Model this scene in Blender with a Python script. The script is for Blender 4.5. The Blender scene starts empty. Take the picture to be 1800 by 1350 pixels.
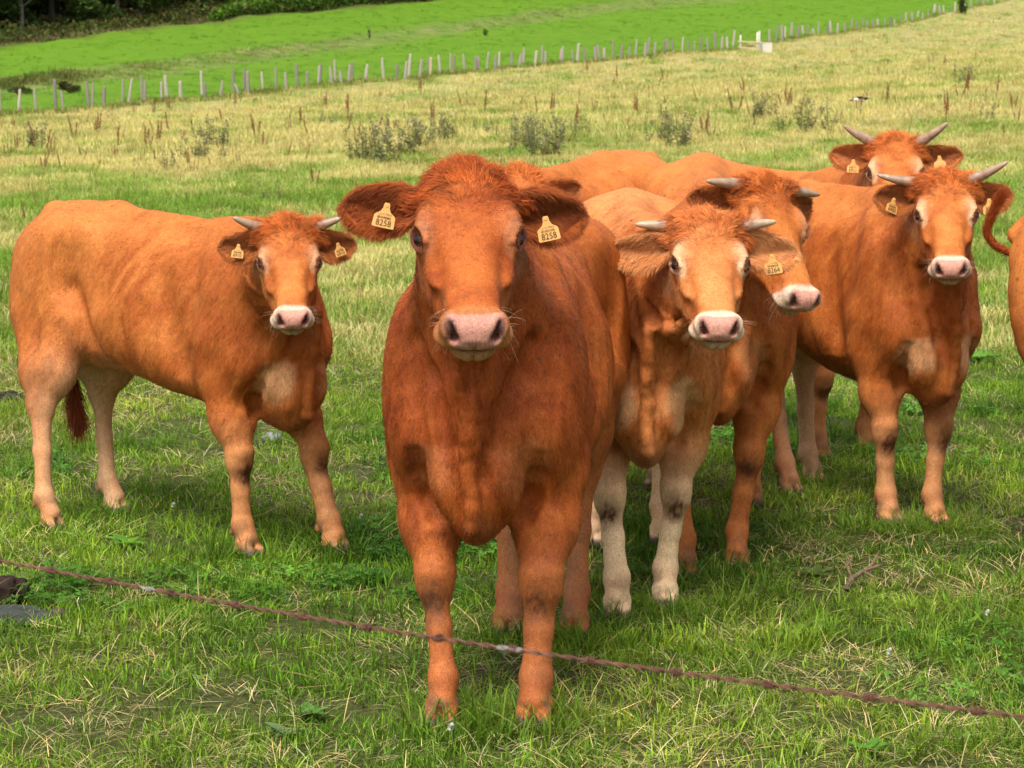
import bpy, bmesh, math, random
import numpy as np
from mathutils import Vector, Matrix

random.seed(4)
rng = np.random.RandomState(11)
sc = bpy.context.scene
COL = sc.collection

# ================================================================ camera, light, exposure
cam_d = bpy.data.cameras.new('camera')
cam = bpy.data.objects.new('camera', cam_d)
COL.objects.link(cam)
cam.location = (0, 0, 1.66)
cam.rotation_euler = (math.radians(90 - 6.8), 0, 0)
cam_d.sensor_width = 36
cam_d.lens = 84
cam_d.clip_start = 0.05
cam_d.clip_end = 3000
cam_d.dof.use_dof = True
cam_d.dof.focus_distance = 6.6
cam_d.dof.aperture_fstop = 16
sc.camera = cam

SUN_EL, SUN_AZ = math.radians(56), math.radians(198)      # sun high, behind the camera's left shoulder
world = bpy.data.worlds.new("World")
sc.world = world
world.use_nodes = True
wn = world.node_tree
for n_ in list(wn.nodes):
    wn.nodes.remove(n_)
sky = wn.nodes.new('ShaderNodeTexSky')
sky.sky_type = 'NISHITA'
sky.sun_disc = False
sky.sun_elevation = SUN_EL
sky.sun_rotation = SUN_AZ
sky.air_density = 1.0
sky.dust_density = 4.0
sky.ozone_density = 1.0
hsv = wn.nodes.new('ShaderNodeHueSaturation')
hsv.inputs['Saturation'].default_value = 0.35            # cloud-veiled sky: most of the blue is gone
bg = wn.nodes.new('ShaderNodeBackground')
bg.inputs['Strength'].default_value = 0.125
wo = wn.nodes.new('ShaderNodeOutputWorld')
wn.links.new(sky.outputs[0], hsv.inputs['Color'])
wn.links.new(hsv.outputs[0], bg.inputs[0])
wn.links.new(bg.outputs[0], wo.inputs[0])

sun_d = bpy.data.lights.new('sun', 'SUN')
sun = bpy.data.objects.new('sun', sun_d)
COL.objects.link(sun)
sun_d.energy = 2.5
sun_d.angle = math.radians(26)
sun_d.color = (1.0, 0.96, 0.90)
sd = Vector((math.sin(SUN_AZ) * math.cos(SUN_EL), math.cos(SUN_AZ) * math.cos(SUN_EL), math.sin(SUN_EL)))
sun.rotation_euler = sd.to_track_quat('Z', 'Y').to_euler()
sun.location = sd * 50

sc.view_settings.view_transform = 'Standard'
sc.view_settings.look = 'None'
sc.view_settings.exposure = 0.68
sc.view_settings.gamma = 1
sc.view_settings.use_curve_mapping = False
sc.cycles.max_bounces = 5
sc.cycles.diffuse_bounces = 3
sc.cycles.transparent_max_bounces = 4
sc.cycles.use_denoising = True
sc.cycles_curves.shape = 'RIBBONS'

# ================================================================ object helpers
def link(o, parent=None, label=None, cat=None, group=None, kind=None):
    COL.objects.link(o)
    if parent is not None:
        o.parent = parent
    if label: o['label'] = label
    if cat: o['category'] = cat
    if group: o['group'] = group
    if kind: o['kind'] = kind
    return o

def empty(name, loc, rz=0.0, **k):
    o = bpy.data.objects.new(name, None)
    o.empty_display_size = 0.1
    o.location = loc
    o.rotation_euler = (0, 0, rz)
    return link(o, **k)

def mesh_np(name, V, F, mat, smooth=True, cols=None, attrs=None):
    me = bpy.data.meshes.new(name)
    V = np.asarray(V, np.float32); F = np.asarray(F, np.int32)
    k = F.shape[1]
    me.vertices.add(len(V)); me.vertices.foreach_set('co', V.ravel())
    me.loops.add(F.size); me.loops.foreach_set('vertex_index', F.ravel())
    me.polygons.add(len(F))
    me.polygons.foreach_set('loop_start', np.arange(0, F.size, k, dtype=np.int32))
    try:
        me.polygons.foreach_set('loop_total', np.full(len(F), k, np.int32))
    except Exception:
        pass
    me.polygons.foreach_set('use_smooth', np.full(len(F), smooth, bool))
    if cols is not None:
        a = me.color_attributes.new('col', 'FLOAT_COLOR', 'POINT')
        a.data.foreach_set('color', np.concatenate([cols, np.ones((len(cols), 1))], 1).astype(np.float32).ravel())
    for nm, arr in (attrs or {}).items():
        a = me.attributes.new(nm, 'FLOAT', 'POINT')
        a.data.foreach_set('value', np.asarray(arr, np.float32))
    me.update(calc_edges=True)
    me.validate()
    if mat is not None:
        me.materials.append(mat)
    return me

def obj(name, me, parent=None, **k):
    return link(bpy.data.objects.new(name, me), parent, **k)

class MB:
    """collects simple shapes of one piece"""
    def __init__(self):
        self.v, self.f, self.c = [], [], []
        self.col = (1, 1, 1)
    def tube(self, pts, rad, n=8, cap=True):
        pts = [np.asarray(p, float) for p in pts]
        if not hasattr(rad, '__len__'):
            rad = [rad] * len(pts)
        base = len(self.v)
        up = np.array([0.13, 0.31, 0.94])
        for i, p in enumerate(pts):
            t = pts[min(i + 1, len(pts) - 1)] - pts[max(i - 1, 0)]
            t = t / (np.linalg.norm(t) + 1e-9)
            a = np.cross(t, up)
            if np.linalg.norm(a) < .1:
                a = np.cross(t, [1, 0, 0])
            a /= np.linalg.norm(a); b = np.cross(t, a)
            for k in range(n):
                w = 2 * math.pi * k / n
                self.v.append(p + rad[i] * (a * math.cos(w) + b * math.sin(w))); self.c.append(self.col)
        for i in range(len(pts) - 1):
            for k in range(n):
                k2 = (k + 1) % n
                self.f.append((base + i * n + k, base + i * n + k2, base + (i + 1) * n + k2, base + (i + 1) * n + k))
        if cap:
            for e, o in ((0, base), (1, base + (len(pts) - 1) * n)):
                c = len(self.v); self.v.append(pts[-1 if e else 0]); self.c.append(self.col)
                for k in range(n):
                    k2 = (k + 1) % n
                    self.f.append((o + k, o + k2, c) if e else (o + k2, o + k, c))
        return self
    def box(self, c, s, R=None, jit=0):
        base = len(self.v)
        for x in (-1, 1):
            for y in (-1, 1):
                for z in (-1, 1):
                    q = np.array([x * s[0] / 2, y * s[1] / 2, z * s[2] / 2]) * (1 + jit * (random.random() - .5))
                    if R is not None: q = R @ q
                    self.v.append(q + np.asarray(c)); self.c.append(self.col)
        for q in ((0, 1, 3, 2), (4, 6, 7, 5), (0, 4, 5, 1), (2, 3, 7, 6), (0, 2, 6, 4), (1, 5, 7, 3)):
            self.f.append(tuple(base + i for i in q))
        return self
    def poly(self, pts):
        b = len(self.v)
        for p in pts:
            self.v.append(np.asarray(p, float)); self.c.append(self.col)
        self.f.append(tuple(range(b, b + len(pts))))
        return self
    def mesh(self, name, mat, smooth=True):
        me = bpy.data.meshes.new(name)
        me.from_pydata([tuple(map(float, p)) for p in self.v], [], self.f)
        a = me.color_attributes.new('col', 'FLOAT_COLOR', 'POINT')
        a.data.foreach_set('color', np.array([(*c, 1) for c in self.c], np.float32).ravel())
        me.polygons.foreach_set('use_smooth', [smooth] * len(me.polygons))
        me.update()
        me.materials.append(mat)
        return me

# ================================================================ materials
def mat_new(name, rough=0.6, spec=0.3, color=None):
    m = bpy.data.materials.new(name)
    m.use_nodes = True
    nt = m.node_tree
    b = nt.nodes['Principled BSDF']
    b.inputs['Roughness'].default_value = rough
    b.inputs['Specular IOR Level'].default_value = spec
    if color is not None:
        b.inputs['Base Color'].default_value = (*color, 1)
    return m, nt, b

def N(nt, kind, **k):
    n = nt.nodes.new(kind)
    for a, v in k.items():
        if a in n.inputs.keys():
            n.inputs[a].default_value = v
        else:
            setattr(n, a, v)
    return n

def attr_mat(name, rough=0.6, spec=0.3, var=0.12, vscale=60.0, bump=0.0, bscale=200.0, stretch=(1, 1, 1), sheen=0.0, sss=0.0):
    """colour from the 'col' attribute, varied by noise"""
    m, nt, b = mat_new(name, rough, spec)
    at = N(nt, 'ShaderNodeAttribute', attribute_name='col')
    tc = N(nt, 'ShaderNodeTexCoord')
    mp = N(nt, 'ShaderNodeMapping'); mp.inputs['Scale'].default_value = stretch
    nt.links.new(tc.outputs['Object'], mp.inputs[0])
    no = N(nt, 'ShaderNodeTexNoise', Scale=vscale, Detail=4.0, Roughness=0.6)
    nt.links.new(mp.outputs[0], no.inputs['Vector'])
    mr = N(nt, 'ShaderNodeMapRange')
    mr.inputs['From Min'].default_value = 0.25; mr.inputs['From Max'].default_value = 0.75
    mr.inputs['To Min'].default_value = 1 - var; mr.inputs['To Max'].default_value = 1 + var
    nt.links.new(no.outputs['Fac'], mr.inputs['Value'])
    mx = N(nt, 'ShaderNodeVectorMath', operation='MULTIPLY')
    nt.links.new(at.outputs['Color'], mx.inputs[0]); nt.links.new(mr.outputs[0], mx.inputs[1])
    nt.links.new(mx.outputs[0], b.inputs['Base Color'])
    if bump:
        n2 = N(nt, 'ShaderNodeTexNoise', Scale=bscale, Detail=3.0)
        nt.links.new(mp.outputs[0], n2.inputs['Vector'])
        bp = N(nt, 'ShaderNodeBump', Strength=bump, Distance=0.004)
        nt.links.new(n2.outputs['Fac'], bp.inputs['Height'])
        nt.links.new(bp.outputs[0], b.inputs['Normal'])
    if sheen:
        b.inputs['Sheen Weight'].default_value = sheen
        b.inputs['Sheen Roughness'].default_value = 0.5
    if sss:
        b.inputs['Subsurface Weight'].default_value = sss
        b.inputs['Subsurface Scale'].default_value = 0.01
    return m

def lie_of_coat(m):
    """fine relief and tone drawn out along the lie of the hair"""
    nt = m.node_tree; L = nt.links
    b = nt.nodes['Principled BSDF']
    tc = N(nt, 'ShaderNodeTexCoord')
    cx = N(nt, 'ShaderNodeCombineXYZ')
    for k, (v, s_) in enumerate((((-.62, 0, -.78), 26), ((-.78, 0, .62), 260), ((0, 1, 0), 260))):
        d = N(nt, 'ShaderNodeVectorMath', operation='DOT_PRODUCT'); d.inputs[1].default_value = tuple(q * s_ for q in v)
        L.new(tc.outputs['Object'], d.inputs[0]); L.new(d.outputs['Value'], cx.inputs[k])
    n1 = N(nt, 'ShaderNodeTexNoise', Scale=1.0, Detail=3.0, Roughness=.6)
    L.new(cx.outputs[0], n1.inputs['Vector'])
    bp = N(nt, 'ShaderNodeBump', Strength=.55, Distance=.003)
    L.new(n1.outputs['Fac'], bp.inputs['Height']); L.new(bp.outputs[0], b.inputs['Normal'])
    src = b.inputs['Base Color'].links[0].from_socket
    mr = N(nt, 'ShaderNodeMapRange'); mr.inputs['From Min'].default_value = .3; mr.inputs['From Max'].default_value = .7
    mr.inputs['To Min'].default_value = .72; mr.inputs['To Max'].default_value = 1.28
    L.new(n1.outputs['Fac'], mr.inputs['Value'])
    mx = N(nt, 'ShaderNodeVectorMath', operation='MULTIPLY')
    L.new(src, mx.inputs[0]); L.new(mr.outputs[0], mx.inputs[1]); L.new(mx.outputs[0], b.inputs['Base Color'])

M_HIDE = attr_mat('cow_hide', 0.6, 0.16, 0.16, 90, 0.5, 160, (1, 1, .45), 0.0)
lie_of_coat(M_HIDE)
M_FUR = attr_mat('cow_fur', 0.48, 0.22, 0.0)
M_HORN = attr_mat('horn', 0.42, 0.4, 0.10, 25, 0.25, 60, (1, 1, 1))
M_EYE, _, _b = mat_new('eye_surface', 0.10, 0.35, (0.012, 0.006, 0.004))
_b.inputs['Coat Weight'].default_value = 0.25; _b.inputs['Coat Roughness'].default_value = 0.02
M_TAG, _, _b = mat_new('ear_tag_plastic', 0.38, 0.45, (0.70, 0.36, 0.10))
M_INK, _, _ = mat_new('ear_tag_ink', 0.6, 0.2, (0.03, 0.018, 0.012))
# ---------------------------------------------------------------- numeric helpers
def smoothstep(a, b, x):
    t = np.clip((x - a) / (b - a), 0, 1)
    return t * t * (3 - 2 * t)

_perm = np.random.RandomState(7).permutation(4096).astype(np.int32)
_rv = np.random.RandomState(8).rand(4096).astype(np.float32) * 2 - 1

def vnoise(p, f=1.0, seed=0):
    """smooth value noise in -1..1 at the rows of p"""
    q = (np.asarray(p) * f + (seed * 17.31 + 500.0)).astype(np.float32)
    fl = np.floor(q)
    i = fl.astype(np.int32)
    t = q - fl
    t = t * t * (3 - 2 * t)
    out = 0.0
    for dx in (0, 1):
        wx = t[:, 0] if dx else 1 - t[:, 0]
        hx = _perm[(i[:, 0] + dx) & 4095]
        for dy in (0, 1):
            wy = t[:, 1] if dy else 1 - t[:, 1]
            hy = _perm[(hx + i[:, 1] + dy) & 4095]
            for dz in (0, 1):
                wz = t[:, 2] if dz else 1 - t[:, 2]
                out = out + wx * wy * wz * _rv[_perm[(hy + i[:, 2] + dz) & 4095]]
    return out.astype(np.float64)

def fbm(p, f=1.0, n=3, seed=0):
    a, s, o = 1.0, 0.0, 0.0
    for k in range(n):
        o = o + a * vnoise(p, f * 2 ** k, seed + k)
        s += a
        a *= 0.5
    return o / s

def cubic(xs, ys, x):
    """monotone-ish smooth interpolation of stations"""
    xs = np.asarray(xs, float); ys = np.asarray(ys, float)
    d = np.diff(ys) / np.diff(xs)
    m = np.concatenate([[d[0]], (d[:-1] + d[1:]) / 2, [d[-1]]])
    for k in range(1, len(xs) - 1):
        if d[k - 1] * d[k] <= 0:
            m[k] = 0
    i = np.clip(np.searchsorted(xs, x) - 1, 0, len(xs) - 2)
    h = xs[i + 1] - xs[i]
    t = np.clip((x - xs[i]) / h, 0, 1)
    return ((2 * t**3 - 3 * t**2 + 1) * ys[i] + (t**3 - 2 * t**2 + t) * h * m[i]
            + (-2 * t**3 + 3 * t**2) * ys[i + 1] + (t**3 - t**2) * h * m[i + 1])

# ---------------------------------------------------------------- implicit shapes
class Shape:
    """a list of primitives, blended one after the other"""
    def __init__(self):
        self.p = []
    def add(self, fn, lo, hi, k, mode='u'):
        self.p.append((fn, np.asarray(lo, np.float32), np.asarray(hi, np.float32), k, mode))
    def cone(self, a, b, ra, rb, k=0.03, mode='u'):
        a = np.asarray(a, float); b = np.asarray(b, float)
        ab = b - a; L2 = float(ab @ ab)
        def fn(P):
            t = np.clip(((P - a) @ ab) / L2, 0, 1)
            q = P - a - t[:, None] * ab
            return np.sqrt(np.einsum('ij,ij->i', q, q)) - (ra + (rb - ra) * t)
        m = max(ra, rb)
        self.add(fn, np.minimum(a, b) - m, np.maximum(a, b) + m, k, mode)
    def chain(self, pts, k=0.03):
        for (a, ra), (b, rb) in zip(pts[:-1], pts[1:]):
            self.cone(a, b, ra, rb, k)
    def ell(self, c, r, k=0.03, mode='u', R=None):
        c = np.asarray(c, float); r = np.asarray(r, float)
        def fn(P):
            q = P - c
            if R is not None:
                q = q @ R
            q1 = q / r
            l = np.sqrt(np.einsum('ij,ij->i', q1, q1))
            q2 = q1 / r
            g = np.sqrt(np.einsum('ij,ij->i', q2, q2)) + 1e-9
            return l * (l - 1) / g
        m = max(r) if R is not None else r
        self.add(fn, c - m, c + m, k, mode)
    def loft(self, st, n=2.3, k=0.04, mode='u', M=None, egg=0.0):
        """st rows: x, top, bottom, halfwidth ; M = (origin, R) local frame"""
        st = np.asarray(st, float)
        xx = np.linspace(st[0, 0], st[-1, 0], 256)
        top, bot, wid = (cubic(st[:, 0], st[:, j], xx) for j in (1, 2, 3))
        def fn(P):
            Q = P if M is None else (P - M[0]) @ M[1]
            x = Q[:, 0]
            xc = np.clip(x, xx[0], xx[-1])
            t, b, w = np.interp(xc, xx, top), np.interp(xc, xx, bot), np.interp(xc, xx, wid)
            c = (t + b) / 2; h = (t - b) / 2
            u = (Q[:, 2] - c) / h
            w = w * (1 - egg * np.clip(u, -1, 1))
            q = (np.abs(Q[:, 1] / w) ** n + np.abs(u) ** n) ** (1 / n)
            f = (q - 1) * np.minimum(w, h)
            dx = np.abs(x - xc)
            return np.where(dx > 0, np.sqrt(np.maximum(f, 0) ** 2 + dx ** 2) + np.minimum(f, 0) * 0, f)
        lo = np.array([st[0, 0], -st[:, 3].max() * 1.3, st[:, 2].min()])
        hi = np.array([st[-1, 0], st[:, 3].max() * 1.3, st[:, 1].max()])
        if M is not None:
            cs = np.array([[x, y, z] for x in (lo[0], hi[0]) for y in (lo[1], hi[1]) for z in (lo[2], hi[2])])
            cs = cs @ M[1].T + M[0]
            lo, hi = cs.min(0), cs.max(0)
        self.add(fn, lo, hi, k, mode)
    def __call__(self, P):
        P = P.astype(np.float32)
        f = np.full(len(P), 0.3, np.float32)
        for fn, lo, hi, k, mode in self.p:
            m = 0.05 + k
            s = np.nonzero(((P > lo - m) & (P < hi + m)).all(1))[0]
            if not len(s):
                continue
            d = fn(P[s]).astype(np.float32)
            g = f[s]
            if mode == 'u':
                hh = np.maximum(k - np.abs(g - d), 0) / k
                f[s] = np.minimum(g, d) - hh * hh * k * 0.25
            else:
                d = -d
                hh = np.maximum(k - np.abs(g - d), 0) / k
                f[s] = np.maximum(g, d) + hh * hh * k * 0.25
        return f

def grad(F, P, e=0.002):
    g = np.empty_like(P)
    for a in range(3):
        d = np.zeros(3, P.dtype); d[a] = e
        g[:, a] = F(P + d) - F(P - d)
    n = np.linalg.norm(g, axis=1) + 1e-9
    return g / n[:, None], n / (2 * e)

def polygonise(F, h):
    """surface nets of F < 0 on a grid of step h; returns verts, quads"""
    lo = np.min([p[1] for p in F.p if p[4] == 'u'], axis=0) - 0.06
    hi = np.max([p[2] for p in F.p if p[4] == 'u'], axis=0) + 0.06
    B = 4
    nc = np.ceil((hi - lo) / (h * B)).astype(int)
    H = h * B
    cx = [lo[a] + H * (np.arange(nc[a]) + 0.5) - h * 0.5 for a in range(3)]
    C = np.stack(np.meshgrid(*cx, indexing='ij'), -1).reshape(-1, 3).astype(np.float32)
    fc = F(C).reshape(nc)
    G = np.repeat(np.repeat(np.repeat(np.where(fc < 0, -1, 1).astype(np.float32), B, 0), B, 1), B, 2)
    band = np.argwhere(np.abs(fc) < H * 1.75)
    off = np.stack(np.meshgrid(*[np.arange(B)] * 3, indexing='ij'), -1).reshape(-1, 3)
    idx = (band[:, None, :] * B + off[None]).reshape(-1, 3)
    P = (lo + idx * h).astype(np.float32)
    out = np.empty(len(P), np.float32)
    for s in range(0, len(P), 400000):
        out[s:s + 400000] = F(P[s:s + 400000])
    G[idx[:, 0], idx[:, 1], idx[:, 2]] = out
    S = G < 0
    n0, n1, n2 = S.shape
    acc = np.zeros((n0 - 1, n1 - 1, n2 - 1), np.uint8)
    for i in (0, 1):
        for j in (0, 1):
            for k in (0, 1):
                acc += S[i:n0 - 1 + i, j:n1 - 1 + j, k:n2 - 1 + k]
    cells = np.argwhere((acc > 0) & (acc < 8))
    vid = np.full(acc.shape, -1, np.int32)
    vid[cells[:, 0], cells[:, 1], cells[:, 2]] = np.arange(len(cells))
    pos = np.zeros((len(cells), 3)); cnt = np.zeros(len(cells))
    for ax in range(3):
        o1, o2 = [a for a in range(3) if a != ax]
        for i in (0, 1):
            for j in (0, 1):
                a = cells.copy(); a[:, o1] += i; a[:, o2] += j
                b = a.copy(); b[:, ax] += 1
                fa = G[a[:, 0], a[:, 1], a[:, 2]]; fb = G[b[:, 0], b[:, 1], b[:, 2]]
                c = (fa < 0) != (fb < 0)
                t = np.where(c, fa / np.where(c, fa - fb, 1), 0)
                q = a.astype(float); q[:, ax] += t
                pos += q * c[:, None]; cnt += c
    V = (lo + pos / cnt[:, None] * h)
    quads = []
    for ax in range(3):
        o1, o2 = (ax + 1) % 3, (ax + 2) % 3
        sl0 = [slice(None)] * 3; sl1 = [slice(None)] * 3
        sl0[ax] = slice(0, -1); sl1[ax] = slice(1, None)
        a = S[tuple(sl0)]; b = S[tuple(sl1)]
        e = np.argwhere(a != b)
        e = e[(e[:, o1] > 0) & (e[:, o2] > 0) & (e[:, o1] < S.shape[o1] - 1) & (e[:, o2] < S.shape[o2] - 1)]
        def v(d1, d2):
            c = e.copy(); c[:, o1] += d1; c[:, o2] += d2
            return vid[c[:, 0], c[:, 1], c[:, 2]]
        q = np.stack([v(-1, -1), v(0, -1), v(0, 0), v(-1, 0)], 1)
        flip = b[e[:, 0], e[:, 1], e[:, 2]]
        q[flip] = q[flip][:, ::-1]
        quads.append(q)
    Q = np.concatenate(quads)
    Q = Q[(Q >= 0).all(1)]
    V = V.astype(np.float32)
    for _ in range(2):
        n, g = grad(F, V)
        V = V - n * np.clip(F(V) / np.maximum(g, 0.4), -h, h)[:, None]
    used = np.zeros(len(V), bool); used[Q.ravel()] = True
    remap = np.cumsum(used) - 1
    return V[used], remap[Q], n[used]

def rotm(yaw, pitch, roll):
    """columns: forward, left, up of a frame heading yaw, nose tipped DOWN by pitch, rolled"""
    cy, sy, cp, sp = math.cos(yaw), math.sin(yaw), math.cos(pitch), math.sin(pitch)
    f = np.array([cy * cp, sy * cp, -sp]); l = np.array([-sy, cy, 0.0]); u = np.cross(f, l)
    cr, sr = math.cos(roll), math.sin(roll)
    return np.stack([f, l * cr + u * sr, u * cr - l * sr], 1)

TORSO = [(-1.47, 1.14, 1.00, .045), (-1.45, 1.20, .86, .12), (-1.36, 1.265, .80, .20), (-1.22, 1.31, .75, .245), (-1.02, 1.325, .70, .262),
         (-.80, 1.31, .635, .285), (-.52, 1.285, .565, .312), (-.28, 1.28, .535, .306), (-.08, 1.30, .53, .272),
         (.08, 1.29, .55, .232), (.20, 1.22, .60, .172), (.30, 1.10, .68, .118), (.350, .98, .78, .07)]

SKULL = [(-.045, -.02, -.10, .045), (-.02, .010, -.13, .080), (.04, .028, -.16, .104), (.10, .032, -.17, .117), (.16, .026, -.165, .116),
         (.22, .014, -.15, .100), (.29, .004, -.125, .078), (.36, -.002, -.105, .067), (.42, -.006, -.10, .064), (.47, -.014, -.10, .064),
         (.505, -.026, -.095, .060), (.528, -.040, -.085, .050), (.536, -.050, -.075, .035)]
JAW = [(-.01, -.08, -.16, .05), (.03, -.04, -.215, .092), (.10, -.03, -.245, .112), (.18, -.03, -.24, .114), (.25, -.035, -.212, .105),
       (.32, -.045, -.180, .088), (.39, -.055, -.155, .072), (.45, -.075, -.146, .062), (.485, -.088, -.138, .048), (.50, -.095, -.125, .03)]

class CowSpec:
    pass

def cow_shape(c):
    """the implicit body of one animal in its own frame: x ahead, y left, z up; origin on the ground under the forelegs"""
    S = Shape()
    L, W, Hh = c.sl, c.sw, c.sh
    def sl_(x):
        return -c.slope * float(smoothstep(-1.25, -.1, x))
    t = [(x * L, a * Hh + sl_(x), b * Hh + c.belly * math.exp(-((x + .45) / .4) ** 2), w * W) for x, a, b, w in TORSO]
    S.loft(t, n=2.25, k=0.05, egg=0.10)
    s3 = np.array([L, W, Hh])
    def P(x, y, z):
        return np.array([x, y, z]) * s3 + np.array([0, 0, sl_(x) * smoothstep(.8, 1.2, z)])
    # spine and hips
    S.cone(P(-1.36, 0, 1.275), P(-.9, 0, 1.285), .035, .045, .06)
    S.cone(P(-.9, 0, 1.285), P(-.05, 0, 1.275), .045, .055, .06)
    S.ell(P(-.06, 0, 1.25), (.20, .085, .09), .08)
    for s in (-1, 1):
        S.ell(P(-1.02, s * .185, 1.20), (.10, .045, .05), .14)      # hook bone
        S.ell(P(-1.40, s * .10, 1.125), (.05, .04, .05), .06)          # pin bone
        S.ell(P(-1.23, s * .155, .96), np.array([.215, .115, .28]) * c.meat, .14)   # thigh
        S.ell(P(.04, s * .200, .87), np.array([.165, .085, .29]) * c.meat, .06)     # shoulder
        S.ell(P(.13, s * .182, .80), (.125, .075, .13), .04)             # point of shoulder
        S.ell(P(-.22, s * .325, .98), (.11, .03, .16), .10, 's')       # hollow behind the shoulder
        S.ell(P(-.82, s * .305, 1.07), (.11, .024, .09), .12, 's')     # flank hollow
        S.cone(P(-.96, s * .255, .98), P(-.86, s * .245, .78), .024, .026, .09, 's')   # line in front of the thigh
        S.cone(P(-.30, s * .290, 1.10), P(-.20, s * .285, .74), .018, .018, .08, 's')   # line behind the shoulder
        S.cone(P(-.06, s * .150, 1.20), P(.08, s * .215, .88), .040, .040, .06)       # ridge of the shoulder blade
    # brisket and dewlap
    S.ell(P(.16, 0, .675), np.array([.15, .115 * W, .135]), .06)
    for s in (-1, 1):
        S.ell(P(.225, s * .062, .675), (.105, .062, .105), .030)      # the two lobes of the breast
    S.ell(P(.21, 0, .575 - c.brisk), np.array([.10, .062 * W, .085]), .07)
    # neck
    hp, R = c.hp, c.hR
    def Hd(x, y, z):
        return hp + R @ (np.array([x, y, z]) * c.hs)
    n = c.neck
    S.cone(P(-.02, 0, 1.20), Hd(-.02, 0, -.075), .085, .068 * c.hs, .10)
    for s in (-1, 1):
        S.cone(P(.06, s * .055, .98), Hd(.02, s * .025, -.13), .155 * n, .082 * c.hs, .10)
    S.cone(P(.20, 0, .82), Hd(.07, 0, -.17), .115 * n, .062 * c.hs, .09)
    # legs
    for i, s in enumerate((1, -1)):
        hf = c.front[i]; hr = c.hind[i]
        # fore leg: shoulder, elbow, knee, fetlock, hoof
        el = P(-.01, s * .185, .70)
        kn = np.array([hf[0] * .55 + el[0] * .45 + c.kn[i], hf[1] * .60 + el[1] * .40, .385 * Hh])
        c.knees.append(kn)
        fe = np.array([hf[0] - .025, hf[1], .125 * Hh])
        S.chain([(el + np.array([0, 0, .12]), .105), (el, .088 * c.meat), (el * .45 + kn * .55, .074 * c.bone), (kn + np.array([0, 0, .03]), .053 * c.bone)], .05)
        S.ell(kn, np.array([.053, .055, .066]) * c.bone, .025)
        m = kn * .5 + fe * .5
        S.chain([(kn - np.array([0, 0, .03]), .043 * c.bone), (m, .0325 * c.bone), (fe, .038 * c.bone)], .025)
        S.ell(fe, np.array([.040, .038, .043]) * c.bone, .018)
        S.cone(kn + np.array([-.028, 0, -.06]), fe + np.array([-.024, 0, .02]), .020 * c.bone, .022 * c.bone, .014)     # tendon behind the cannon
        S.ell(kn + np.array([.030, 0, .022]), np.array([.022, .036, .026]) * c.bone, .016)
        S.ell(kn + np.array([.026, 0, -.030]), np.array([.020, .032, .020]) * c.bone, .014)
        S.ell(kn + np.array([-.050, 0, .005]), np.array([.016, .022, .028]) * c.bone, .018)
        hoof(S, fe, hf, s, c)
        # hind leg: thigh, stifle, hock, fetlock, hoof
        st = P(-1.05, s * .180, .82)
        th = P(-1.27, s * .150, .84)
        hk = np.array([hr[0] * .8 + st[0] * .2 - .115 * L, hr[1] * .7 + st[1] * .3, .505 * Hh])
        fe = np.array([hr[0] - .045, hr[1], .135 * Hh])
        S.chain([(st, .12 * c.meat), (st * .4 + hk * .6, .078), (hk, .050 * c.bone)], .06)
        S.chain([(th, .13 * c.meat), (th * .35 + hk * .65 + np.array([-.02, 0, 0]), .072), (hk + np.array([-.02, 0, .03]), .036 * c.bone)], .06)
        S.ell(hk, np.array([.056, .044, .07]) * c.bone, .025)
        m = hk * .5 + fe * .5
        S.chain([(hk, .046 * c.bone), (m + np.array([-.004, 0, 0]), .034 * c.bone), (fe, .038 * c.bone)], .025)
        S.ell(fe, np.array([.040, .038, .043]) * c.bone, .025)
        hoof(S, fe, hr, s, c)
    # navel fold, udder / belly fold
    S.ell(P(-.95, 0, .70), (.14, .09, .06), .08)
    # tail head and dock
    S.cone(P(-1.36, 0, 1.275), P(-1.475, 0, 1.17), .045, .036, .03)
    # where the breast faces forward: folds laid on the real surface
    def front(y, z):
        xs = np.linspace(.75, .0, 376)
        q = np.stack([xs, np.full_like(xs, y * W), np.full_like(xs, z * Hh)], 1).astype(np.float32)
        f = S(q) < 0
        return np.array([xs[np.argmax(f)], y * W, z * Hh])
    if c.head:
        for s in (-1, 1):
            g = [front(s * y, z) for y, z in ((.165, 1.03), (.135, .95), (.095, .86), (.060, .77))]
            for a, b, r in zip(g[:-1], g[1:], (.020, .026, .022)):
                S.cone(a, b, r, r, .045, 's')                       # groove between neck and shoulder
            g = [front(s * y, z) for y, z in ((.178, .735), (.170, .67), (.145, .61), (.125, .56))]
            for a, b, r in zip(g[:-1], g[1:], (.012, .020, .022)):
                S.cone(a, b, r, r, .030, 's')                       # crease between arm and breast
        line = [front(0, z) + np.array([.012, 0, 0]) for z in (.56, .66, .76, .86, .95)]
        line = [P(.24, 0, .535 - c.brisk)] + line
        b = Hd(.16, 0, -.225)
        line.append((line[-1] + b) / 2 + np.array([.01, 0, -.03])); line.append(b)
        for i, (a, d) in enumerate(zip(line[:-1], line[1:])):
            S.cone(a, d, .017 if i else .026, .017, .022)           # the dewlap, a cord of loose skin down the middle
            if i < 5:
                m = a * .5 + d * .5 + np.array([.004, .006 * (-1) ** i, 0])
                S.ell(m, (.017, .015, .030), .020)
        head_shape(S, c, Hd)
    return S

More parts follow.
